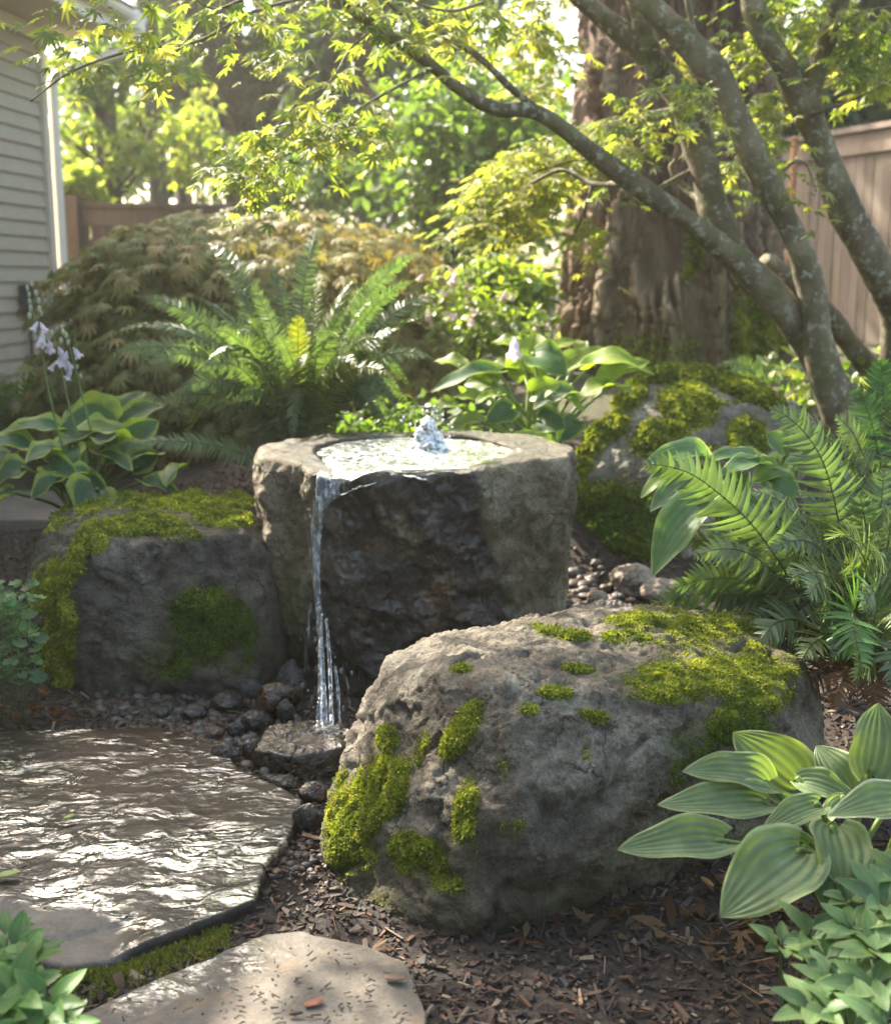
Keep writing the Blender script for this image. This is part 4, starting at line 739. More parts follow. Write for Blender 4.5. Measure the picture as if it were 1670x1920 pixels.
def spray(px, py, Yd, rx, ry, n, size=.07, pal=MP, tilt=.0, deep=.25, tmpl=None, layers=5):
    c = P(px, py, Yd); sx, sz = rx / FPX * Yd, ry / FPX * Yd; lz = np.linspace(-1, 1, layers) * .85 if layers > 1 else np.zeros(1); li = RNG.integers(0, layers, n)
    u = RNG.normal(size=n) * .55; v = RNG.normal(size=n) * .5; pos = np.stack([c[0] + u * sx, c[1] + v * max(deep, sx * .6), c[2] + (lz[li] * (1 - .4 * u * u) + RNG.normal(size=n) * .10) * sz + tilt * u * sx - .10 * v * v], -1)
    outw = np.stack([u + RNG.normal(size=n) * .6 - .3, v - .35 + RNG.normal(size=n) * .6, np.full(n, -.45)], -1); nd = nrm(np.array([0, -.15, 1.0]) + rand_unit(n) * .55)
    n_ = n; scat(A, tmpl or MAPLE7, pos, nrm(outw), nd, size * .88 * (.55 + .65 * RNG.random(n)), pick(pal, n))
YM = [(.2, .24, .06), (.26, .28, .08), (.17, .22, .05), (.29, .285, .12)]
for a in [(200, 40, 3.45, 120, 45, 60, .062), (120, 95, 3.4, 70, 35, 22, .055), (285, 110, 3.5, 60, 30, 22, .062, YM), (300, 140, 3.5, 45, 22, 14, .062, YM), (420, 40, 3.7, 110, 40, 55, .06), (540, 105, 3.8, 55, 30, 26, .06, YM), (500, 20, 3.8, 80, 30, 30, .06),
          (640, 165, 4.0, 60, 35, 34, .062, YM), (560, 230, 3.85, 75, 32, 60, .062, YM), (640, 225, 3.9, 70, 28, 50, .062), (470, 290, 3.78, 75, 30, 55, .06), (600, 275, 3.85, 60, 24, 30, .06, YM), (440, 335, 3.75, 50, 22, 28, .055), (520, 320, 3.8, 40, 25, 22, .055), (540, 372, 3.8, 35, 14, 10, .05), (690, 235, 4.0, 60, 30, 36, .06, YM), (470, 365, 3.75, 18, 20, 8, .05),
          (650, 20, 4.1, 110, 35, 85, .065), (760, 45, 4.2, 100, 35, 75, .065), (850, 80, 4.35, 80, 30, 40, .062, YM), (880, 10, 4.4, 90, 25, 50, .065), (960, 40, 4.8, 90, 40, 60, .065), (1000, 115, 6.2, 70, 60, 170, .075, YM), (1010, 40, 6.2, 60, 50, 110, .075, YM),
          (1040, 300, 5.5, 130, 45, 330, .07, YM, .25, .4), (960, 350, 5.6, 95, 55, 330, .07, YM, .3, .4), (900, 410, 5.6, 60, 45, 190, .068, MP, .3, .3), (1000, 400, 5.6, 60, 35, 120, .066, YM, .25), (1100, 270, 5.3, 80, 40, 110, .068), (1090, 440, 5.4, 48, 30, 80, .062, YM), (1150, 340, 5.2, 60, 40, 30, .058),
          (1195, 250, 4.75, 70, 40, 60, .062, MP), (1270, 190, 4.7, 55, 35, 50, .062, MP), (1300, 170, 4.6, 50, 30, 20, .06), (1180, 200, 4.9, 60, 40, 25, .062), (1270, 110, 5.2, 60, 35, 40, .062, YM), (1400, 95, 5.2, 80, 36, 90, .066), (1500, 30, 5.1, 120, 35, 120, .07), (1600, 80, 5.0, 95, 60, 170, .07), (1640, 150, 5.1, 60, 30, 60, .066, YM), (1440, 220, 5.3, 70, 50, 110, .068), (1400, 280, 5.4, 50, 35, 60, .066),
          (1370, 330, 5.2, 60, 30, 26, .06), (1480, 300, 4.8, 45, 30, 24, .06), (1500, 370, 4.75, 45, 35, 14, .055), (1335, 210, 5.3, 60, 40, 25, .062)]: spray(*a)
for a in [((-.1, 4.9, 2.75), (1.2, .8, .16), 160), ((1.0, 5.2, 3.0), (1.5, 1.2, .3), 700), ((.3, 4.2, 3.35), (1.7, 1.2, .25), 500), ((1.9, 4.6, 2.7), (.7, .8, .25), 260), ((-2.2, 4.1, 2.95), (.7, .45, .15), 650)]:    # crown goes on above the frame; last cloud added unseen to shade the slab
    cloud(A, MAPLE7, a[0], a[1], a[2], .075, MP, 26, .16)
A.build('crown', M['maple_leaf'], mp)

# ------------------------------------------------------------------ the lace-leaf maple dome
LC = np.array([P(492, 600, 6.7)[0], 6.7, .5]); lm = thing('laceleaf_maple', 'low domed laceleaf maple with bronze-green feathery foliage', 'shrub', LC)
A = Acc(); LR = np.array([.88, .78, 1.04])
nc, per = 430, 27; d0 = rand_unit(nc); d0[:, 2] = np.abs(d0[:, 2]); d0[:, 1] = np.where(RNG.random(nc) < .72, -np.abs(d0[:, 1]), d0[:, 1]); d0 = d0 / (np.sum(np.abs(d0) ** 3.8, 1) ** (1 / 3.8))[:, None]
rr = 1.0 - .28 * RNG.random(nc) ** 1.6 + fbm(d0, 2.2, 3, 301) * .14; cc = LC + d0 * LR * rr[:, None]; n = nc * per; ci = np.repeat(np.arange(nc), per); d = d0[ci]
oh = nrm(d * np.array([1, 1, .05]) + np.array([0, -.15, 0])); sd = np.cross(oh, np.array([0, 0, 1.0])); u = RNG.random(n) * .30; v_ = RNG.normal(size=n) * .11
pos = cc[ci] + oh * u[:, None] + sd * v_[:, None] + np.array([0, 0, 1]) * (-.9 * u ** 2 - 1.1 * v_ ** 2 - .25 * u + RNG.normal(size=n) * .012)[:, None]; pos[:, 2] = np.maximum(pos[:, 2], .36)
y = nrm(oh * .8 + sd * (v_ * 3)[:, None] + np.array([0, 0, -.35]) - np.array([0, 0, 1]) * (u * 1.2)[:, None] + rand_unit(n) * .5); nd = nrm(oh * .45 + np.array([0, 0, 1.0]) + rand_unit(n) * .5)
LP = [(.22, .20, .085), (.18, .205, .075), (.28, .22, .10), (.15, .165, .06), (.24, .26, .09)]; LO = [(.25, .235, .11), (.29, .25, .12), (.22, .22, .09)]
right = sstep(-.1, .6, d[:, 0] + .35 * d[:, 2] - .15 + RNG.normal(size=n) * .15)[:, None]; cols = pick(LP, n) * (1 - right) + pick(LO, n) * right  # leaves paler towards the right top, sunlight put into their colour
scat(A, LACE, pos, y, nd, .082 * (.6 + .6 * RNG.random(n)), cols); A.build('crown', M['lace_leaf'], lm)
A = Acc()
for k in range(9):
    a = k / 9 * 6.28; e = LC + np.array([math.cos(a) * .8, math.sin(a) * .7, .75]); A.add(*tube(catmull([LC - np.array([0, 0, .2]), LC + np.array([math.cos(a) * .15, math.sin(a) * .15, .45]), LC + np.array([math.cos(a) * .5, math.sin(a) * .45, .85]), e], 24), np.linspace(.035, .008, 24), 8), (.06, .05, .04))
A.build('trunk', M['grey_bark'], lm)

# ------------------------------------------------------------------ trees and shrubs further back
def bgtree(name, label, px, Yd, wpx, crown, bark, top=11.0, group=None, lean=0.0, tmpl=OVAL, size=.12):
    x = P(px, 500, Yd)[0]; z0 = gz0(np.array([x]), np.array([Yd]))[0]; t = thing(name, label, 'tree', (x, Yd, z0), group); r = wpx / FPX * Yd / 2; c = np.stack([np.linspace(0, lean, 30) + x + .04 * np.sin(np.linspace(0, 9, 30)), np.full(30, Yd), np.linspace(z0 - .1, top, 30)], -1)
    V, F = tube(c, np.linspace(r * 1.15, r * .8, 30), 14, r * .2, int(px)); mk('trunk', V, F, M[bark], t); A = Acc()
    for k in range(5): crown = crown + [(px + RNG.normal() * 130, -120 - 190 * k, 150, 90, 420, crown[0][5], 9)]  # upper boughs above the frame, added to mottle the sky reflection
    for (cx, cy, rx, ry, n, pal, cl) in crown:
        C_ = P(cx, cy, Yd + RNG.normal() * .5); A_r = np.array([rx, (rx + ry) / 2, ry]) / FPX * Yd; cc = cloud(A, tmpl, C_, A_r, n, size, pal, cl, .16, .4)
        for q in cc[:5]: A.add(*tube(np.array([[x, Yd, min(q[2] - .4, top)], q]), [.03, .012], 5), (.05, .04, .03))
    A.build('crown', M['far_leaf'], t)
DG = [(.065, .10, .055), (.085, .125, .065), (.05, .085, .05)]; MG = [(.10, .16, .05), (.13, .19, .055), (.08, .135, .05)]; LG = [(.19, .25, .085), (.24, .29, .10), (.17, .23, .08), (.29, .31, .14)]
bgtree('conifer_tree', 'slim reddish conifer trunk with drooping blue-green boughs beyond the lacy maple', 440, 17, 36, [(370, 110, 70, 120, 900, DG, 26), (510, 180, 50, 110, 600, DG, 22), (330, 60, 70, 70, 600, DG, 14), (560, 140, 70, 90, 700, DG, 14)], 'red_bark', tmpl=NEEDLE, size=.38)
bgtree('conifer_tree', 'reddish brown conifer trunk seen just behind the long drooping maple branch', 688, 15, 42, [(610, 150, 60, 110, 500, DG, 16), (780, 60, 70, 90, 600, MG, 16)], 'red_bark', tmpl=NEEDLE, size=.34)
bgtree('broadleaf_tree', 'dark crooked tree near the house corner with sunlit leaves around it', 208, 13.5, 38, [(150, 220, 50, 110, 600, MG + LG, 18), (210, 120, 80, 60, 350, MG, 14), (130, 300, 40, 60, 500, LG, 10), (240, 300, 40, 60, 300, LG, 8)], 'grey_bark', top=9, size=.11)
bgtree('broadleaf_tree', 'dark straight trunk among yellow-lit leaves, second from the house corner', 298, 14.5, 34, [(260, 250, 50, 90, 500, LG + MG, 14), (350, 260, 50, 70, 350, LG, 12), (300, 90, 80, 60, 350, MG, 14)], 'grey_bark', top=9.5, size=.11)
bgtree('broadleaf_tree', 'shadowed grey trunk close beside the reddish conifer behind the maple branch', 722, 16, 30, [(740, 180, 60, 80, 400, MG, 12), (600, 300, 60, 50, 400, LG, 10), (520, 280, 50, 60, 400, LG, 10)], 'grey_bark', top=9.5, size=.11)
bgtree('conifer_tree', 'dark green conifer rising above the grey board fence', 1640, 14, 50, [(1600, 190, 110, 70, 1300, DG, 24), (1520, 120, 90, 80, 800, DG, 18), (1680, 90, 120, 100, 1000, DG, 20), (1450, 190, 60, 60, 300, DG, 8)], 'grey_bark', tmpl=NEEDLE, size=.34)
for px, Yd, wd, lab in [(345, 19, 26, 'thin straight grey trunk standing in the haze left of the long slim reddish conifer'.replace('left of', 'beside')), (505, 20, 24, 'thin hazy trunk between the two reddish conifers, nearer the slim one'), (590, 21, 28, 'hazy brown trunk midway between the two reddish conifers'), (798, 18, 30, 'slim dark trunk in front of the bright sky gap beyond the glossy shrub')]:
    bgtree('conifer_tree', lab, px, Yd, wd, [(px + 30, 60, 70, 50, 160, DG, 6)], 'red_bark', tmpl=NEEDLE, size=.34)
def shrub(name, label, px, py, Yd, rx, ry, n, pal, size=.08, cl=40, mat='shrub', tmpl=OVAL, cat='shrub', spread=.2):
    c = P(px, py, Yd); r = np.array([rx, (rx + ry) * .4, ry]) / FPX * Yd; z0 = gz0(np.array([c[0]]), np.array([c[1]]))[0]; t = thing(name, label, cat, (c[0], c[1], z0)); A = Acc(); cc = cloud(A, tmpl, c, r, n, size, pal, cl, spread, .2, .35); A.build('foliage', M[mat], t)
    A = Acc()
    for q in cc[:14]: b = np.array([c[0] + (q[0] - c[0]) * .2, c[1] + (q[1] - c[1]) * .2, z0 - .05]); A.add(*tube(catmull([b, (b + q) / 2 + np.array([0, 0, .1]), q], 10), np.linspace(.014, .005, 10), 5), (.06, .05, .035))
    A.build('stems', M['grey_bark'], t); return c, t
shrub('leafy_shrub', 'tall glossy mid-green shrub between the lacy maple and big conifer', 880, 330, 9.0, 150, 190, 5200, MG + [(.11, .17, .06)], .085, 90)
shrub('leafy_shrub', 'low rhododendron-like shrub with pale green leaves hugging the conifer base', 958, 560, 6.9, 72, 75, 1500, [(.17, .24, .05), (.13, .2, .045), (.22, .26, .06)], .075, 36)
shrub('hedge_shrub', 'brightly sunlit yellow shrub above the brown fence by the house', 140, 362, 12.0, 55, 40, 900, LG, .1, 20, 'far_leaf')
shrub('hedge_shrub', 'sunny yellow-green shrub behind the dome between two dark trunks', 375, 270, 13.0, 60, 80, 600, LG, .1, 24, 'far_leaf')
shrub('hedge_shrub', 'small sunlit green shrub closing the gap between lacy dome and glossy shrub', 665, 368, 14, 90, 45, 900, MG, .1, 24, 'far_leaf')
shrub('hedge_shrub', 'dim dark green shrub just over the top of the lacy dome', 560, 330, 12.5, 140, 45, 1400, MG, .1, 30, 'far_leaf')
A = Acc()
for k in range(34):
    x = -16 + k * 1.0 + RNG.normal() * .4; Yd = 23 + RNG.random() * 5; h = 6 + RNG.random() * 7.0; cloud(A, OVAL, (x, Yd, h * .5), (.9, .9, h * .5), int(90 * h), .26, DG + MG, int(3 * h), .2)
for k in range(30):  # unseen trees added behind the camera to dim front light and reflections
    x = -11 + k * .78 + RNG.normal() * .4; Yd = -7.5 - RNG.random() * 3.0 - abs(x) * .05; h = 3.2 + RNG.random() * 2.0; cloud(A, OVAL, (x, Yd, h * .5), (.9, .9, h * .5), 330, .3, DG + MG, 14, .26)
tag(A.build('far_woods_and_shade_trees', M['far_leaf']), 'hazy green far woods, with unseen trees added behind the viewer as shade', 'woods', kind='stuff')
A = Acc(); cloud(A, OVAL, (-2.4, 7.6, .42), (.8, .5, .14), 900, .06, MG, 30, .18); cloud(A, OVAL, (-.2, 5.2, .55), (.7, .25, .1), 700, .05, MG, 24, .2); cloud(A, OVAL, (2.0, 5.6, .75), (.6, .4, .15), 600, .07, LG + MG, 20, .2)
tag(A.build('ground_cover', M['shrub']), 'mixed low leafy ground cover filling the bed', 'ground cover', kind='stuff')

# ------------------------------------------------------------------ ferns
def pinna():
    ys = np.array([0, .08, .28, .55, .8, 1.0]); w_ = np.array([.32, .5, .46, .36, .2, .02]); V = []
    for y, q in zip(ys, w_): V += [(-q, y, .0 - .10 * y * y), (0, y, -.025 - .10 * y * y), (q, y, 0 - .10 * y * y)]
    V = np.array(V); V[:, 0] += np.repeat(.75 * ys ** 2.4, 3); F = []
    for k in range(5): b = k * 3; F += [[b, b + 1, b + 4, b + 3], [b + 1, b + 2, b + 5, b + 4]]
    return V, np.array(F)
PIN = pinna(); FERNPAL = [(.10, .14, .06), (.12, .16, .065), (.08, .118, .055), (.14, .178, .068)]
def frond(parent, c, ctrl, tip, width, npair, tint, nh=(0, -.6, .6), start=.16, rach=(.10, .075, .025), rr=.0028, wave=.17, curl=.0, pw=.82):
    c, ctrl, tip = (np.asarray(a, float) for a in (c, ctrl, tip)); t = np.linspace(0, 1, 60)[:, None]; pts = (1 - t) ** 2 * c + 2 * t * (1 - t) * ctrl + t * t * tip
    pts = pts + np.stack([fbm(pts, 3, 2, int(abs(tip[0] * 997)) % 900), 0 * t[:, 0], fbm(pts, 3, 2, int(abs(tip[2] * 997)) % 900 + 5)], -1) * .03 * t
    A = Acc(); A.add(*tube(pts, np.linspace(rr, rr * .3, 60), 5), rach); L = np.linalg.norm(np.diff(pts, axis=0), axis=1).sum()
    s = np.linspace(start, .995, npair); p = np.stack([np.interp(s, t[:, 0], pts[:, k]) for k in range(3)], -1); T = nrm(np.stack([np.interp(s, t[:, 0], np.gradient(pts[:, k])) for k in range(3)], -1))
    nh_ = nrm(np.asarray(nh, float)); N = nrm(nh_ - T * (T @ nh_)[:, None]); tw = (RNG.normal() * .25 + s * RNG.normal() * .5)[:, None]; B = np.cross(T, N); N, B = N * np.cos(tw) + B * np.sin(tw), B * np.cos(tw) - N * np.sin(tw)
    prof = np.minimum(1, ((s - start) / (1 - start) * 4.5 + .42)) * (1 - ((s - start) / (1 - start)) ** 1.9) ** .85 + .03; sp = L * (1 - start) / npair
    for sd in (-1, 1):
        ang = R(83) - R(20) * s + RNG.normal(size=npair) * .10; y = nrm(B * (sd * np.sin(ang))[:, None] + T * np.cos(ang)[:, None] + N * (RNG.normal(size=npair) * wave - .12 - curl * s)[:, None])
        nn = nrm(N + RNG.normal(size=(npair, 3)) * wave * .9); fr = frames(y, nn); fr[:, :, 0] *= np.sign((fr[:, :, 0] * T).sum(1))[:, None]; fr[:, :, 2] = np.cross(fr[:, :, 0], fr[:, :, 1]) * 1.0
        sg = np.sign((fr[:, :, 2] * N).sum(1)); fr[:, :, 2] *= sg[:, None]
        ln = width * prof * (.9 + .2 * RNG.random(npair)); wd = np.minimum(sp * pw, ln * .36) * (.85 + .25 * RNG.random(npair)); Mx = fr * np.stack([wd, ln, ln], -1)[:, None, :]
        A.inst(PIN[0], PIN[1], Mx, p, np.asarray(tint) * (.8 + .4 * RNG.random((npair, 1))))
    return A.build('frond', M['fern'], parent)
def fern(name, label, crown, tips, width, npair, Y0, pal=FERNPAL, lift=.5, nh=(0, -.6, .6), extra=0, ex_r=.5, ex_h=.25):
    cr = np.asarray(crown, float); root = thing(name, label, 'fern', cr); 
    for k, tp in enumerate(tips):
        tip = P(*tp[:3]); col = np.array(pal[RNG.integers(0, len(pal))]) * (.9 + .2 * RNG.random()); opt = tp[3] if len(tp) > 3 else {}
        if 'c' in opt: ctrl = P(*opt['c'])
        else:
            mid = cr * .5 + tip * .5; d = tip - cr; hor = np.linalg.norm(d[:2]); ctrl = np.array([cr[0] + d[0] * .38, cr[1] + d[1] * .38, max(tip[2], cr[2]) + lift * hor * .55 * (1 if d[2] > hor * .6 else 1.0) - (.0 if d[2] < hor else .25 * d[2])])
        frond(root, cr + RNG.normal(size=3) * np.array([.03, .03, .0]), ctrl, tip, width * opt.get('w', 1) * (.9 + .2 * RNG.random()), opt.get('n', npair), opt.get('t', col), opt.get('nh', np.array(nh) + RNG.normal(size=3) * .25), curl=opt.get('curl', .0))
    for k in range(extra):
        a = RNG.random() * 6.28; q = ex_r * (.6 + .5 * RNG.random()); tip = cr + np.array([math.cos(a) * q, math.sin(a) * q * .8, ex_h * (.2 + 1.1 * RNG.random())]); ctrl = cr + np.array([math.cos(a) * q * .4, math.sin(a) * q * .3, ex_h * 1.5])
        frond(root, cr, ctrl, tip, width * .9, npair, np.array(pal[RNG.integers(0, len(pal))]) * .85, np.array(nh) + RNG.normal(size=3) * .3)
    return root
YF = dict(t=(.16, .17, .035)); DK = (.04, .08, .04)
lt0 = [(240, 648, 4.35), (278, 583, 4.5), (330, 610, 4.55), (390, 588, 4.4), (405, 498, 4.9), (425, 545, 4.75), (480, 560, 4.5), (520, 530, 4.8), (590, 470, 4.9), (600, 545, 4.7), (655, 560, 4.5), (705, 545, 4.8), (770, 515, 4.7), (760, 560, 4.5), (838, 572, 4.6), (800, 612, 4.4), (735, 640, 4.2), (228, 690, 4.2), (300, 700, 4.1),
      (270, 828, 4.05, dict(c=(440, 800, 4.1))), (300, 770, 4.1), (385, 712, 4.0), (455, 690, 3.98), (530, 650, 4.0), (560, 618, 4.1, dict(t=(.17, .17, .03), nh=(0, -1, .2))), (610, 640, 4.02), (660, 700, 3.98), (690, 650, 4.1), (720, 720, 4.1, dict(t=(.13, .14, .03))), (345, 660, 4.2), (420, 640, 4.15), (480, 620, 4.2), (350, 745, 4.0), (800, 690, 4.3), (565, 700, 3.95), (440, 760, 3.95), (640, 610, 4.3), (690, 590, 4.4)]
lt = [(570 + (q[0] - 570) * 1.10, 800 + (q[1] - 800) * 1.14, *q[2:]) for q in lt0]
fern('sword_fern', 'large sword fern of arching fronds behind the stone fountain', (P(560, 800, 4.45)[0], 4.45, .44), lt, .078, 54, 4.4, extra=26, ex_r=.5, ex_h=.46)
rt = [(1203, 868, 2.75, dict(c=(1400, 860, 2.75), w=1.15)), (1240, 1108, 2.85, dict(c=(1420, 1010, 2.85))), (1215, 1140, 2.9, dict(c=(1400, 1040, 2.85))), (1275, 1020, 3.0, dict(c=(1400, 960, 2.9))), (1445, 768, 2.95, dict(c=(1590, 800, 2.9))), (1300, 1050, 2.8, dict(c=(1450, 960, 2.8))),
      (1480, 1090, 2.62, dict(c=(1600, 1000, 2.75))), (1622, 1275, 2.5, dict(c=(1560, 1000, 2.6), t=(.09, .18, .04), nh=(0, -1, .1), w=1.1)), (1520, 1120, 2.58, dict(c=(1540, 1010, 2.7), t=(.12, .16, .07))), (1420, 1210, 2.72, dict(c=(1480, 1080, 2.75))), (1390, 1170, 2.8), (1500, 1230, 2.62, dict(c=(1560, 1120, 2.7))), (1560, 1240, 2.55, dict(c=(1640, 1080, 2.6), t=(.05, .10, .04))), (1690, 1200, 2.5, dict(c=(1700, 1040, 2.6))),
      (1500, 920, 3.1), (1560, 850, 3.1), (1400, 920, 3.0), (1610, 930, 2.9), (1680, 960, 2.8), (1560, 1010, 2.7, dict(c=(1640, 960, 2.75))), (1470, 980, 2.9), (1350, 960, 2.9), (1430, 1040, 2.75), (1650, 1040, 2.65), (1330, 1130, 2.9, dict(c=(1470, 1060, 2.85))), (1620, 1150, 2.6, dict(c=(1660, 1020, 2.65))), (1560, 1335, 2.62, dict(c=(1600, 1180, 2.65), t=(.16, .075, .03))), (1640, 1340, 2.6, dict(c=(1640, 1180, 2.6), t=(.13, .06, .028))), (1500, 1300, 2.75, dict(c=(1560, 1200, 2.7), t=(.15, .08, .035))), (1600, 1290, 2.5, dict(c=(1640, 1120, 2.55))), (1680, 1300, 2.5, dict(c=(1690, 1120, 2.5))), (1540, 1180, 2.7), (1460, 1140, 2.8), (1590, 1060, 2.75), (1380, 1010, 2.95), (1530, 970, 3.0), (1660, 880, 3.0)]
fern('sword_fern', 'dense glossy sword fern spilling over the mossy end of the long grey boulder', (P(1640, 1170, 2.95)[0], 2.95, .2), [(*r[:3], dict(r[3]) if len(r) > 3 else {}) for r in rt], .098, 36, 2.9, extra=8, ex_r=.4, ex_h=.3)
ut = [(1650, 672, 3.5, dict(nh=(0, -1, .2), w=1.3, t=(.05, .11, .045))), (1600, 720, 3.5, dict(nh=(0, -1, .2), t=(.055, .11, .05))), (1700, 700, 3.5, dict(nh=(0, -1, .2))), (1560, 780, 3.45, dict(nh=(0, -1, .2))), (1740, 760, 3.4), (1460, 755, 3.45, dict(c=(1600, 790, 3.45))), (1530, 850, 3.3), (1500, 800, 3.35, dict(c=(1620, 810, 3.4)))]
fern('sword_fern', 'upright blue-green fern at the base of the maple stems', (P(1670, 980, 3.55)[0], 3.55, .33), ut, .10, 34, 3.5)
fern('ladder_fern', 'small low fern in front of the beige house wall', (P(40, 790, 6.6)[0], 6.6, .3), [(-60, 730, 6.4), (0, 715, 6.5), (60, 712, 6.4), (110, 740, 6.3), (130, 780, 6.2), (30, 770, 6.2), (-30, 790, 6.2), (80, 790, 6.1)], .11, 22, 6.5)
fern('ladder_fern', 'tiny bright fern on the mossy ground behind the tall mossy boulder', (P(1430, 730, 5.6)[0], 5.6, .68), [(1340, 690, 5.5), (1380, 670, 5.6), (1450, 660, 5.6), (1500, 690, 5.5), (1410, 705, 5.3), (1360, 712, 5.3), (1480, 715, 5.3)], .06, 20, 5.5, pal=[(.10, .16, .035), (.12, .17, .04)])

# ------------------------------------------------------------------ hostas
def blade(base, tip, wd, nh, cin, cout, margin=.8, nu=25, nv=18, arch=.10, cup=.22, droop=.0, seed=0, vein=.010, wavy=.08, heart=.16):
    base, tip = np.asarray(base, float), np.asarray(tip, float); y = tip - base; L = np.linalg.norm(y); y = y / L; x = nrm(np.cross(y, np.asarray(nh, float))); z = np.cross(x, y)
    u = np.linspace(-1, 1, nu)[None]; v = np.linspace(0.0, 1, nv)[:, None]; prof = np.clip(v + .02, 0, 1) ** .42 * (1 - v) ** .82; prof = prof / prof.max(); prof = np.where(v >= 1, .01, np.maximum(prof, .10))
    rng = np.random.default_rng(seed); ph = rng.random(4) * 6.28; bend = rng.normal() * .10
    X = u * prof * wd / 2; Yl = v * L - heart * L * np.abs(u) ** 1.6 * (1 - v) ** 3 + .0 * u; X = X + bend * L * v * v
    Z = cup * wd * (np.abs(u) ** 1.5) * prof * (1 - .5 * v) + arch * L * np.sin(np.pi * v ** .8) - droop * L * v ** 2.4 + wavy * wd * np.sin(v * 11 + ph[0] + np.sign(u) * ph[1]) * np.abs(u) ** 2.5 * prof + vein * wd * np.cos(u * np.pi * 7) * (1 - .6 * v) * np.minimum(prof * 1.5, 1)
    V = base + X[..., None] * x + Yl[..., None] * y + Z[..., None] * z; V = V.reshape(-1, 3)
    m = sstep(margin - .12, margin + .06, np.abs(u) + rng.normal(size=(nv, nu)) * .02 + .09 * np.sin(u * 19 + ph[2]) * np.sin(v * 7 + ph[3]) + .35 * sstep(.80, 1, v)); vn = .86 + .22 * (.5 + .5 * np.cos(u * np.pi * 7 + np.pi)) + 0 * v
    col = (np.asarray(cin) * (1 - m[..., None]) + np.asarray(cout) * m[..., None]) * vn[..., None]
    old = sstep(.93, 1.0, np.maximum(np.abs(u) * (v > .25), v) + .10 * np.sin(v * 23 + ph[1]) * np.sin(u * 9 + ph[0]) - .06 - (.10 if rng.random() < .55 else 0))[..., None]; col = col * (1 - old * .8) + np.array([.20, .13, .05]) * old * .8
    return V, grid_faces(nu, nv), col.reshape(-1, 3)
def hosta(name, label, crown, leaves, cin, cout, margin, nu=25, stalkc=(.14, .20, .05), sr=.0045, vein=.010, jit=.12, cup=.22, cat='hosta'):
    cr = np.asarray(crown, float); root = thing(name, label, cat, cr)
    for k, lf in enumerate(leaves):
        (bx, by, bY), (tx, ty, tY), wpx, nh = lf[:4]; o = lf[4] if len(lf) > 4 else {}; b, t = P(bx, by, bY), P(tx, ty, tY); j = 1 + RNG.normal() * jit
        V, F, col = blade(b, t, wpx / FPX * bY, nh, np.asarray(o.get('in', cin)) * j, np.asarray(o.get('out', cout)) * j, o.get('m', margin), nu, 18, o.get('arch', .10), o.get('cup', cup), o.get('droop', .06), seed=k * 13 + int(bx), vein=vein)
        lo = mk('leaf', V, F, M['hosta'], root, tint=col); s = cr + np.array([RNG.normal() * .03, RNG.normal() * .03, 0]); mid = (s + b) / 2 + (b - s) * np.array([-.12, -.12, .10]); pts = catmull([s, mid, b - (t - b) * .03, b + (t - b) * .10], 24)
        A = Acc(); A.add(*tube(pts, np.linspace(sr * 1.3, sr * .7, 24), 7), stalkc); A.build('stalk', M['stem'], lo)
    return root
FW, UPN, LT, RTN = (0, -.85, .5), (0, -.35, .95), (-.5, -.4, .8), (.5, -.4, .8)
fl = [((1496, 1468, 2.2), (1388, 1362, 2.22), 128, (-.25, -.85, .45), dict(arch=.05)), ((1436, 1470, 2.15), (1283, 1436, 2.1), 92, (-.1, -.55, .85)), ((1432, 1508, 2.1), (1266, 1552, 2.02), 95, (-.2, -.6, .8)), ((1352, 1578, 1.98), (1170, 1612, 1.92), 98, (-.1, -.6, .8)), ((1502, 1598, 1.92), (1358, 1722, 1.84), 160, (-.35, -.75, .6)), ((1560, 1556, 1.95), (1580, 1672, 1.86), 128, (.1, -.85, .5)),
      ((1592, 1482, 2.15), (1532, 1396, 2.2), 92, (-.1, -.85, .45)), ((1630, 1450, 2.05), (1652, 1318, 2.1), 118, (.1, -.9, .35), dict(arch=.04)), ((1700, 1505, 1.95), (1562, 1532, 1.9), 92, (0, -.5, .9), dict(out=(.42, .44, .3))), ((1500, 1466, 2.15), (1608, 1512, 2.1), 70, (.1, -.6, .8)), ((1532, 1512, 2.05), (1432, 1560, 2.0), 66, (-.3, -.6, .7)), ((1572, 1650, 1.88), (1580, 1752, 1.82), 120, (0, -.95, .3), {'in': (.06, .11, .03), 'out': (.10, .15, .05)}),
      ((1510, 1590, 2.0), (1398, 1598, 2.02), 70, (0, -.7, .7), {'in': (.08, .14, .04)}), ((1690, 1590, 1.95), (1780, 1650, 1.9), 110, (.3, -.7, .7)), ((1650, 1640, 1.9), (1720, 1740, 1.85), 110, (.3, -.8, .5)), ((1580, 1500, 2.1), (1530, 1560, 2.05), 40, (-.5, -.7, .5), dict(m=.5)), ((1640, 1600, 1.95), (1600, 1690, 1.9), 90, (-.3, -.85, .5), {'in': (.07, .13, .035)}), ((1700, 1470, 2.1), (1790, 1420, 2.15), 110, (.3, -.8, .5))]
hosta('hosta', 'pale-edged hosta with ribbed sunlit leaves beside the dark bark mulch', (*G(1600, 1720, .06)[:2], .05), fl, (.13, .18, .085), (.24, .29, .13), .92, 43, sr=.0055, vein=.019)
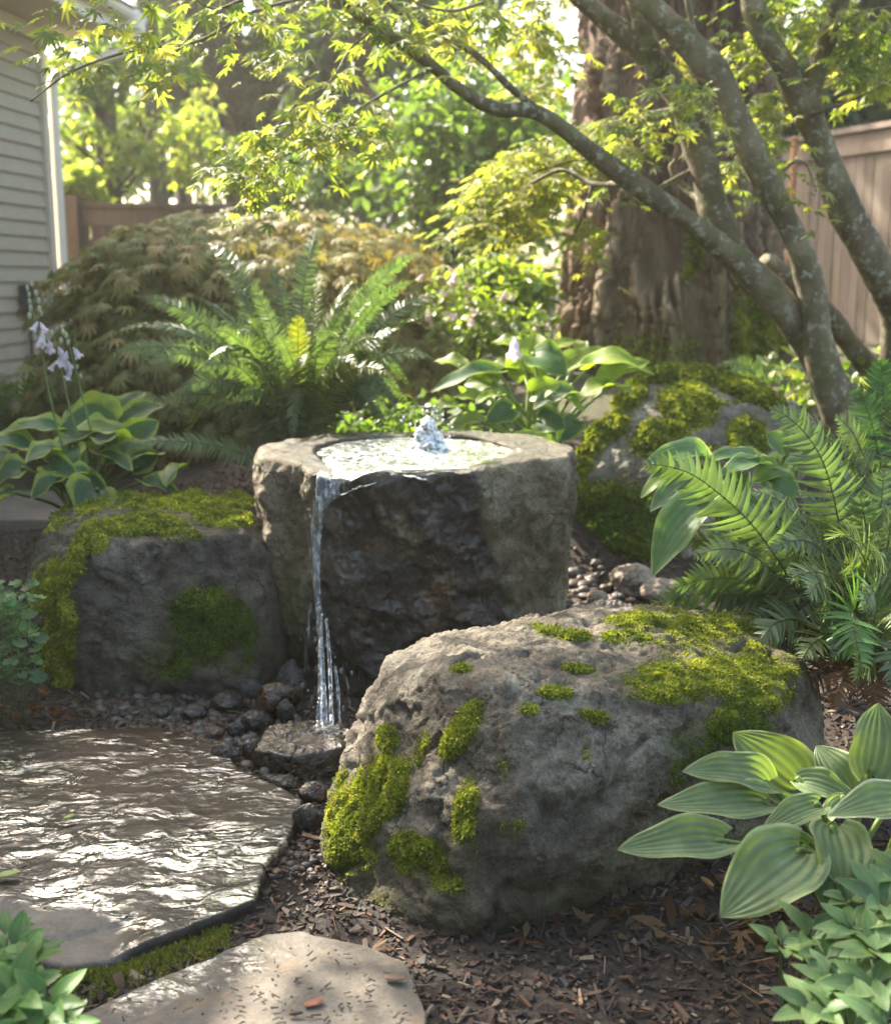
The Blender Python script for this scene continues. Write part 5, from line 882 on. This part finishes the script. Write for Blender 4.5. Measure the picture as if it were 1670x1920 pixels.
ll = [((118, 812, 4.3), (10, 804, 4.2), 56, UPN), ((60, 845, 4.2), (-45, 835, 4.1), 75, UPN), ((212, 804, 4.35), (108, 790, 4.25), 105, (-.1, -.8, .6)), ((214, 798, 4.6), (272, 732, 4.7), 55, (-.3, -.8, .4)), ((225, 800, 4.5), (308, 760, 4.5), 52, RTN), ((240, 838, 4.4), (294, 785, 4.4), 60, (.1, -.8, .6)), ((228, 818, 4.25), (148, 808, 4.15), 70, UPN, {'in': (.10, .17, .03)}), ((208, 838, 4.2), (186, 828, 4.05), 50, FW),
      ((285, 850, 4.3), (198, 872, 4.15), 66, (-.1, -.6, .8)), ((138, 842, 4.15), (130, 890, 4.05), 48, FW), ((108, 845, 4.1), (42, 860, 4.0), 50, UPN), ((48, 880, 4.0), (-15, 908, 3.95), 58, (-.2, -.6, .8)), ((112, 898, 4.0), (58, 934, 3.92), 44, (-.3, -.7, .7)), ((182, 918, 3.98), (146, 962, 3.9), 84, FW), ((165, 888, 4.05), (105, 894, 4.0), 40, UPN), ((28, 926, 3.95), (-25, 960, 3.9), 60, LT), ((342, 878, 4.2), (303, 912, 4.1), 50, LT, {'in': (.06, .13, .07)}),
      ((185, 855, 4.15), (240, 880, 4.05), 46, RTN), ((160, 828, 4.3), (120, 838, 4.1), 50, UPN), ((250, 880, 4.2), (300, 850, 4.25), 52, RTN), ((90, 870, 4.1), (150, 880, 4.0), 44, FW), ((270, 905, 4.15), (330, 930, 4.1), 44, RTN), ((20, 860, 4.3), (-40, 870, 4.2), 60, UPN), ((170, 795, 4.6), (120, 770, 4.7), 60, FW), ((150, 900, 4.15), (200, 925, 4.05), 46, FW)]
ll = [(l[0], l[1], l[2] * 1.22, *l[3:]) for l in ll]
lh = hosta('hosta', 'hosta with blue-green leaves edged in yellow and pale lilac flower stalks', (P(160, 950, 4.4)[0], 4.4, .26), ll, (.045, .10, .045), (.23, .29, .065), .72, 21, (.10, .17, .04), .006, .006)
def flower_stalk(parent, path, flowers, buds, Yd, bell=.024):
    pts = catmull([P(a, b, Yd) for a, b in path], 50); st_ = Acc(); st_.add(*tube(pts, np.linspace(.0042, .002, 50), 6), (.13, .19, .06)); so_ = st_.build('flower_stalk', M['stem'], parent); A = Acc()
    for (fx, fy, s) in flowers:
        c = P(fx, fy, Yd - .01); a = RNG.random() * 6.28; ax = nrm(np.array([math.cos(a) * .5, math.sin(a) * .5, -.8])); t = np.linspace(0, 1, 9); r = bell * s * np.array([.12, .16, .3, .42, .46, .45, .5, .62, .8]); pp = c - ax * bell * s * .4 + ax[None] * (t * bell * s * 2.0)[:, None]; V, F = tube(pp, r, 12, cap=False)
        k = np.repeat(t, 12); ang = np.tile(np.arange(12), 9); V = V + ax * (k ** 6 * np.cos(ang * np.pi) * bell * s * .22)[:, None]; mk('flower', V, F, M['petal'], so_, tint=np.tile((.62, .58, .66), (len(V), 1)))
    for (fx, fy, s) in buds: A.add(iv * np.array([.006, .006, .011]) * s + P(fx, fy, Yd), fi, (.42, .47, .33))
    A.build('buds', M['petal'], so_)
flower_stalk(lh, [(118, 840), (100, 770), (88, 715), (78, 655), (64, 590), (50, 528)], [(80, 628, 1.0), (93, 642, .9), (70, 606, .7), (78, 608, .7)], [(52, 540, 1), (60, 532, 1), (55, 552, 1), (68, 550, 1.1), (56, 565, 1.1), (73, 564, 1.1), (58, 577, 1.2), (74, 579, 1.1), (56, 592, 1.2), (78, 588, .9)], 4.05)
flower_stalk(lh, [(148, 820), (130, 760), (116, 695), (108, 655), (100, 630)], [(112, 655, 1.0), (124, 664, 1.1), (102, 682, .6)], [(118, 622, 1), (124, 628, 1.1), (115, 638, 1.1), (98, 625, .9)], 4.08)
flower_stalk(lh, [(172, 810), (158, 755), (142, 695), (132, 655), (126, 640)], [(140, 655, .8), (122, 676, .9), (133, 697, .7)], [(145, 688, .8), (152, 706, .9), (128, 642, 1)], 4.1)
cl = [((992, 706, 4.7), (986, 624, 4.75), 88, (-.1, -.95, .2)), ((1018, 668, 4.8), (1078, 633, 4.85), 40, (-.3, -.6, .7)), ((1052, 700, 4.7), (1145, 648, 4.75), 52, (-.3, -.6, .7)), ((1105, 690, 4.65), (1224, 674, 4.6), 56, (0, -.45, .9), dict(droop=.2, arch=.15)), ((1132, 714, 4.6), (1220, 680, 4.6), 52, (-.1, -.6, .8)), ((1142, 724, 4.55), (1082, 752, 4.5), 54, LT), ((1140, 726, 4.6), (1184, 738, 4.5), 44, RTN), ((1000, 668, 4.65), (1058, 704, 4.55), 74, (.2, -.85, .5), {'in': (.05, .11, .03)}), ((1000, 738, 4.5), (1050, 715, 4.45), 48, FW), ((1072, 738, 4.5), (1000, 764, 4.4), 54, UPN, {'in': (.06, .11, .06)}),
      ((932, 700, 4.6), (812, 732, 4.5), 52, UPN, {'in': (.06, .12, .06)}), ((866, 690, 4.75), (812, 676, 4.8), 50, UPN), ((988, 698, 4.7), (912, 690, 4.7), 60, UPN), ((938, 742, 4.45), (884, 752, 4.4), 32, UPN), ((858, 762, 4.45), (806, 768, 4.4), 46, UPN), ((1036, 836, 4.3), (950, 815, 4.25), 40, UPN), ((930, 720, 4.55), (870, 715, 4.6), 44, FW), ((1010, 790, 4.4), (1060, 800, 4.35), 60, FW, {'in': (.035, .075, .02)}), ((960, 770, 4.45), (910, 790, 4.4), 50, FW, {'in': (.045, .09, .03)}), ((900, 755, 4.45), (850, 740, 4.5), 46, UPN), ((1080, 790, 4.4), (1050, 830, 4.35), 50, FW, {'in': (.04, .085, .02)}), ((900, 790, 4.4), (840, 800, 4.35), 44, UPN), ((960, 650, 4.95), (920, 640, 5.0), 50, UPN), ((1040, 745, 4.5), (1095, 770, 4.4), 44, RTN), ((1090, 660, 4.8), (1060, 640, 4.9), 36, UPN)]
ch = hosta('hosta', 'bright green hosta glowing in the sun between fountain and conifer trunk', (P(1010, 850, 4.55)[0], 4.55, .46), cl, (.16, .22, .036), (.19, .26, .045), .85, 21, (.15, .21, .04), .0065, .006)
flower_stalk(ch, [(1000, 780), (990, 720), (975, 660), (965, 625)], [(965, 640, 1.6)], [(968, 618, 1), (960, 612, 1)], 4.55)
rl = [((1320, 862, 3.2), (1203, 862, 3.1), 56, (0, -.6, .8), dict(arch=.16)), ((1420, 864, 3.3), (1332, 866, 3.2), 52, UPN), ((1428, 872, 3.25), (1348, 890, 3.15), 50, UPN), ((1470, 842, 3.35), (1436, 812, 3.35), 50, FW), ((1478, 840, 3.35), (1524, 804, 3.4), 50, FW), ((1428, 866, 3.3), (1384, 852, 3.35), 34, UPN, {'in': (.15, .22, .03)}), ((1302, 900, 3.1), (1212, 948, 3.0), 60, (-.3, -.7, .6)), ((1318, 940, 3.0), (1202, 1062, 2.95), 86, (-.4, -.75, .5)), ((1270, 886, 3.15), (1194, 926, 3.1), 40, (-.3, -.5, .8), {'in': (.13, .2, .04)}), ((1390, 900, 3.2), (1340, 940, 3.1), 50, FW, {'in': (.06, .12, .03)}), ((1440, 900, 3.25), (1500, 930, 3.2), 60, FW), ((1460, 870, 3.3), (1420, 910, 3.2), 50, FW, {'in': (.12, .19, .03)}), ((1480, 880, 3.3), (1540, 870, 3.3), 46, UPN), ((1380, 930, 3.15), (1420, 980, 3.1), 50, FW, {'in': (.07, .13, .03)}), ((1500, 850, 3.35), (1560, 840, 3.4), 44, UPN, {'in': (.13, .2, .03)})]
hosta('hosta', 'hosta whose drooping leaves poke out from the fern before the tall mossy boulder', (P(1440, 1010, 3.4)[0], 3.4, .22), rl, (.08, .145, .06), (.2, .26, .12), .86, 25, (.15, .22, .035), .006, .010)

# ------------------------------------------------------------------ small foliage plants near the viewer
def rosette_plant(name, label, cat, spots_, n, L, wd, pal, mat='hosta', tilt=.35, yoff=0.0):
    c0 = P(*spots_[0][:3]); z0 = gz0(np.array([c0[0]]), np.array([c0[1]]))[0]; root = thing(name, label, cat, (c0[0], c0[1], z0)); A = Acc(); B = Acc()
    for k, (px, py, Yd, s) in enumerate(spots_):
        c = P(px, py, Yd); g = np.array([c[0] + RNG.normal() * .02, c[1] + .03, gz0(np.array([c[0]]), np.array([c[1]]))[0] - .01]); B.add(*tube(catmull([g, (g + c) / 2 + np.array([0, .01, .01]), c], 14), np.linspace(.0035, .0022, 14), 6), (.11, .14, .05)); a0 = RNG.random() * 6.28; up = nrm(np.array([RNG.normal() * .2, -.30 + RNG.normal() * .15, 1]))
        for j in range(n):
            a = a0 + j * 6.28 / n * 1.02 + RNG.normal() * .12; e = tilt + .25 * (j % 2) + RNG.normal() * .12; d = nrm(np.array([math.cos(a), math.sin(a), 0]) * 1.0 + up * e - np.array([0, 0, 1]) * .0); l = L * s * (.8 + .35 * RNG.random()); col = np.array(pal[RNG.integers(0, len(pal))]) * (.85 + .3 * RNG.random())
            V, F, cc = blade(c + d * .006, c + d * l, wd * l, up + d * -.2, col, col * 1.25, .9, 11, 10, .05, .12, .12, seed=k * 31 + j, vein=.0, wavy=.03, heart=-.25); A.add(V, F, cc)
    A.build('leaves', M[mat], root); B.build('stems', M['stem'], root); return root
PP = [(.075, .135, .055), (.10, .165, .065), (.06, .11, .045), (.12, .185, .07)]
rosette_plant('pachysandra', 'whorled grey-green groundcover plant in front of the pale-edged hosta', 'groundcover plant', [(1515, 1760, 1.78, 1), (1462, 1778, 1.76, .8), (1600, 1745, 1.74, 1.1), (1540, 1800, 1.72, .8), (1655, 1700, 1.78, 1.15), (1590, 1690, 1.82, .7), (1640, 1790, 1.68, 1.2), (1560, 1850, 1.66, 1.0), (1640, 1860, 1.62, 1.1), (1530, 1900, 1.6, 1.1), (1590, 1930, 1.58, 1.2), (1660, 1930, 1.55, 1.2), (1690, 1760, 1.72, 1.1), (1690, 1650, 1.85, 1.0)], 8, .068, .42, PP)
rosette_plant('pachysandra', 'bright green whorled plant growing at the edge of the wet flagstone', 'groundcover plant', [(20, 1790, 1.72, 1.1), (60, 1810, 1.68, .9), (-20, 1830, 1.66, 1.1), (30, 1870, 1.6, 1.2), (90, 1890, 1.58, 1.0), (0, 1920, 1.55, 1.2), (60, 1940, 1.53, 1.1), (120, 1930, 1.54, .8), (10, 1760, 1.78, .9)], 8, .066, .42, [(.08, .17, .045), (.10, .2, .05), (.07, .14, .04)])
def round_leaf():
    t = np.linspace(0, 2 * np.pi, 25)[:-1] ; r = .5 * (1 + .10 * np.cos(t * 7)) * (1 - .55 * np.exp(-((t - np.pi) / .22) ** 2)); V = np.stack([np.sin(t) * r, .5 + np.cos(t) * r, .12 * (r * 2) ** 2 - .05 + .03 * np.cos(t * 7)], -1); V = np.vstack([[[0, .42, -.06]], V]); return V, np.array([[0, 1 + (k + 1) % 24, 1 + k] for k in range(24)])
RL = round_leaf()
c0 = P(20, 1270, 3.05); cb = thing('columbine', 'low plant with scalloped round blue-green leaves beside the squarish boulder', 'groundcover plant', (c0[0], c0[1], 0)); A = Acc(); B = Acc(); n = 190
px_ = np.concatenate([RNG.uniform(-60, 72, n), RNG.uniform(-70, 60, 50)]); py_ = np.concatenate([1120 + (RNG.random(n)) * 150 + np.maximum(px_[:n] - 30, 0) * .6, RNG.uniform(1085, 1130, 50)]); pos = np.array([P(a, b, 3.05 + RNG.random() * .3) for a, b in zip(px_, py_)])
n = len(pos); scat(A, RL, pos, nrm(np.stack([RNG.normal(size=n), -.5 + RNG.normal(size=n) * .8, RNG.normal(size=n) * .3 - .2], -1)), nrm(np.array([0, -.5, 1]) + rand_unit(n) * .5), .032 * (.7 + .6 * RNG.random(n)), pick([(.08, .15, .06), (.10, .19, .07), (.065, .12, .05)], n)); A.build('leaves', M['hosta'], cb)
for k in range(0, n, 9): B.add(*tube(catmull([(c0[0] - .05 + RNG.normal() * .06, c0[1] + .12, 0), (pos[k] + np.array([c0[0], c0[1] + .1, 0])) / 2 + np.array([0, 0, .05]), pos[k]], 10), .0012, 5), (.09, .12, .045))
B.build('stems', M['stem'], cb)
# pink bell flowers among the pale shrub
fb_ = thing('bellflower', 'airy plant with pale pink bell flowers beside the conifer base', 'flower', (P(900, 640, 5.9)[0], 5.9, .55)); A = Acc(); B = Acc(); D = Acc()
for k in range(11):
    x0 = P(915 + RNG.normal() * 45, 655, 5.9); tp = P(905 + RNG.normal() * 55, 500 + RNG.random() * 110, 5.8 + RNG.normal() * .1); pts = catmull([x0, (x0 + tp) / 2 + np.array([RNG.normal() * .03, 0, .03]), tp], 24); B.add(*tube(pts, np.linspace(.005, .0025, 24), 5), (.12, .16, .05))
    for j in range(3):
        c = pts[23 - j * 2] + RNG.normal(size=3) * .02; ax = nrm(np.array([RNG.normal() * .4, -.2, -.9])); V, F = tube(c + ax[None] * (np.linspace(0, 1, 6) * .038)[:, None], np.array([.003, .007, .010, .011, .013, .018]), 9, cap=False); mk('flower', V, F, M['petal'], fb_, tint=np.tile((.62, .48, .50), (len(V), 1)))
    q = pts[RNG.integers(0, 22, 70)] + RNG.normal(size=(70, 3)) * .05; scat(D, OVAL, q, nrm(rand_unit(70) + np.array([0, 0, -.2])), nrm(np.array([0, -.3, 1]) + rand_unit(70) * .5), .05, pick([(.2, .27, .06), (.16, .22, .05)], 70))
B.build('stems', M['stem'], fb_); D.build('leaves', M['shrub'], fb_)

# ------------------------------------------------------------------ bark mulch, twigs and fallen bits
def chipmesh(A, pos, L, wd, th, cols, flat=.35):
    n = len(pos); y = nrm(np.stack([RNG.normal(size=n), RNG.normal(size=n), RNG.normal(size=n) * flat], -1)); nd = nrm(np.array([0, 0, 1.0]) + RNG.normal(size=(n, 3)) * flat); Mx = frames(y, nd) * np.stack([wd, L, th], -1)[:, None, :]
    v, f = box((0, 0, 0), (1, 1, 1)); v = v.copy(); v[:, 0] *= np.where(v[:, 1] > 0, .55, 1); v[v[:, 1] > 0, 2] += .5; v[:, 0] += np.where(v[:, 1] > 0, .15, 0); A.inst(v, f, Mx, pos, cols)
def in_poly(x, y, poly):
    ins = np.zeros(len(x), bool)
    for (x0, y0), (x1, y1) in zip(poly, np.roll(poly, -1, 0)): ins ^= ((y0 > y) != (y1 > y)) & (x < (x1 - x0) * (y - y0) / (y1 - y0 + 1e-12) + x0)
    return ins
S1 = np.array([G(a, b, .03)[:2] for a, b in [(-360, 1430), (-150, 1378), (100, 1368), (300, 1366), (410, 1395), (450, 1440), (510, 1470), (572, 1500), (548, 1565), (500, 1625), (478, 1690), (380, 1730), (200, 1795), (120, 1805), (40, 1775), (-200, 1850), (-500, 1800), (-600, 1600)]])
S2 = np.array([G(a, b, .028)[:2] for a, b in [(150, 1905), (300, 1832), (500, 1752), (565, 1745), (680, 1775), (760, 1806), (800, 1900), (795, 1990), (700, 2150), (100, 2150), (40, 1990)]])
A = Acc(); n = 46000; x = RNG.uniform(-1.9, 2.0, n); y = 1.55 + RNG.random(n) ** 1.5 * 3.6; keep = ~(in_poly(x, y, S1) | in_poly(x, y, S2)); keep &= ~((np.hypot((x + .1) / .4, (y - 3.68) / .35) < 1)); x, y = x[keep], y[keep]; n = len(x)
big = RNG.random(n) ** 3; L = .006 + .026 * big + .005 * RNG.random(n); wd = .003 + .006 * RNG.random(n) + .004 * big; th = .0015 + .003 * RNG.random(n)
CP = [(.030, .019, .013), (.045, .028, .019), (.020, .015, .012), (.065, .038, .025), (.11, .055, .03), (.038, .032, .03), (.15, .11, .075), (.05, .03, .022), (.028, .02, .015), (.04, .026, .018)]
chipmesh(A, np.stack([x, y, gz(x, y) + th * .4 + .004 * RNG.random(n)], -1), L, wd, th, pick(CP, n, .6), .45)
m = 900; x = RNG.uniform(-1.4, 1.9, m); y = 1.55 + RNG.random(m) ** 1.4 * 3.2; keep = ~(in_poly(x, y, S1) | in_poly(x, y, S2)); x, y = x[keep], y[keep]; m = len(x)
chipmesh(A, np.stack([x, y, gz(x, y) + .008], -1), .04 + .05 * RNG.random(m), np.full(m, .0016), np.full(m, .0016), pick([(.12, .075, .045), (.2, .14, .09), (.09, .06, .04)], m), .3)
m = 700; x = RNG.uniform(-1.2, 1.7, m); y = 1.55 + RNG.random(m) ** 1.4 * 2.2; keep = ~(in_poly(x, y, S1) | in_poly(x, y, S2)); x, y = x[keep], y[keep]; m = len(x)
chipmesh(A, np.stack([x, y, gz(x, y) + .006], -1), .022 + .03 * RNG.random(m), .006 + .012 * RNG.random(m), .002 + .004 * RNG.random(m), pick([(.06, .036, .024), (.035, .024, .018), (.14, .085, .05), (.2, .15, .10), (.05, .045, .042)], m, .6), .5)
tag(A.build('mulch', M['chip'], smooth=False), 'dark bark mulch of chips and needles', 'mulch', kind='stuff')
A = Acc(); m = 420; x = np.concatenate([RNG.normal(.55, .25, 170), RNG.normal(1.25, .2, 170), RNG.normal(-1.25, .12, 80)]); y = np.concatenate([RNG.normal(2.15, .08, 170), RNG.normal(2.75, .18, 170), RNG.normal(3.25, .08, 80)])
for tm, sel, sz in ((NEEDLE, slice(0, m, 3), .055), (MAPLE5, slice(1, m, 3), .038), (OVAL, slice(2, m, 3), .032)):
    xx, yy = x[sel], y[sel]; k = len(xx); scat(A, tm, np.stack([xx, yy, gz(xx, yy) + .006 + .012 * RNG.random(k)], -1), nrm(np.stack([RNG.normal(size=k), RNG.normal(size=k), RNG.normal(size=k) * .35], -1)), nrm(np.array([0, 0, 1.0]) + RNG.normal(size=(k, 3)) * .7), sz * (.5 + .8 * RNG.random(k)), pick([(.12, .062, .03), (.08, .045, .026), (.16, .10, .055), (.06, .035, .022)], k))

tag(A.build('leaf_litter', M['lace_leaf']), 'scattered brown dead leaves on the soil', 'leaf litter', kind='stuff')
A = Acc(); n = 120; qx = RNG.uniform(180, 780, n); qy = RNG.uniform(1770, 1915, n); pp = np.array([G(a, b, .034) for a, b in zip(qx, qy)]); k = in_poly(pp[:, 0], pp[:, 1], S2); pp = pp[k]; n = len(pp); chipmesh(A, pp, .004 + .012 * RNG.random(n) ** 2, .002 + .003 * RNG.random(n), np.full(n, .0015), pick(CP, n), .1)
n = 60; pp = np.array([G(a, b, .036) for a, b in zip(RNG.uniform(0, 480, n), RNG.uniform(1400, 1740, n))]); k = in_poly(pp[:, 0], pp[:, 1], S1); pp = pp[k]; n = len(pp); chipmesh(A, pp, .004 + .010 * RNG.random(n) ** 2, .002 + .003 * RNG.random(n), np.full(n, .0015), pick(CP, n), .1)
tag(A.build('bark_crumbs', M['chip'], smooth=False), 'bark crumbs strewn over the flagstones', 'bark crumbs', kind='stuff')
def flake(px, py, Ls, Ws, label, col, name='bark_flake', cat='bark', z=.034, rot=.3, th=.0035):
    c = G(px, py, z); V, F = CS[14]; V = V * np.array([Ls, Ws, th]); V[:, 0] += V[:, 1] * .3; V = V + nrm(V) * (fbm(V, 60, 2, int(px)) * Ws * .35)[:, None]; ca, sa = math.cos(rot), math.sin(rot); V = V @ np.array([[ca, sa, 0], [-sa, ca, 0], [0, 0, 1]]); V[:, 2] += V[:, 0] * .1
    tag(mk(name, V + c + np.array([0, 0, th * .6]), F, M['chip'], loc=c, tint=np.tile(col, (len(V), 1))), label, cat)
flake(588, 1882, .017, .010, 'small reddish bark flake lying on the dry flagstone', (.22, .09, .05)); flake(555, 1902, .012, .004, 'dark sliver of bark lying beside the reddish flake', (.05, .04, .035), rot=0); flake(740, 1835, .018, .009, 'brown curled bark piece at the edge of the dry flagstone', (.13, .085, .055), rot=-.3)
flake(15, 1640, .022, .012, 'pale yellow-green fallen leaf on the rim of the wet flagstone', (.3, .33, .12), 'fallen_leaf', 'leaf', .036, .2, .004); flake(130, 1532, .012, .008, 'tiny pale green leaf scrap lying in the sheet of water', (.3, .35, .1), 'fallen_leaf', 'leaf', .04, .5, .003)
flake(1325, 1655, .022, .006, 'curled orange dead leaf on the mulch under the long grey boulder', (.3, .15, .05), 'fallen_leaf', 'leaf', .03, 1.9, .004)
# moss cushion strip between the two flagstones
A = Acc(); n = 9000; qx = RNG.uniform(110, 430, n); qy = 1845 - (qx - 100) * .30 + RNG.normal(size=n) * 22; pp = np.array([G(a, b, 0.0) for a, b in zip(qx, qy)]); k = ~(in_poly(pp[:, 0], pp[:, 1], S1) | in_poly(pp[:, 0], pp[:, 1], S2)); k &= fbm(pp, 12, 3, 4) > -.12; pp = pp[k]; n = len(pp); pp[:, 2] = gz(pp[:, 0], pp[:, 1])
scat(A, NEEDLE, pp, nrm(np.array([0, 0, 1.0]) + rand_unit(n) * .8), rand_unit(n), .012 * (.5 + RNG.random(n)), pick([(.15, .17, .03), (.11, .14, .022), (.2, .18, .05), (.09, .12, .02)], n)); tag(A.build('ground_moss', M['moss']), 'yellow-green moss growing between the flagstones', 'moss', kind='stuff')

# ------------------------------------------------------------------ the morning haze in the air
hb = mk('haze', *box((0, 45, 4.6), (130, 110, 12.4)), None)
hm = bpy.data.materials.new('haze_air'); hm.use_nodes = True; ht = hm.node_tree
for nd_ in list(ht.nodes):
    if nd_.type == 'BSDF_PRINCIPLED': ht.nodes.remove(nd_)
vol = ht.nodes.new('ShaderNodeVolumePrincipled'); vol.inputs['Color'].default_value = (1.0, 0.95, 0.84, 1); vol.inputs['Density'].default_value = 0.0023; vol.inputs['Anisotropy'].default_value = 0.45
ht.links.new(vol.outputs[0], next(n for n in ht.nodes if n.type == 'OUTPUT_MATERIAL').inputs['Volume'])
hb.data.materials.clear(); hb.data.materials.append(hm); tag(hb, 'thin sunlit haze in the garden air', 'haze', kind='stuff')
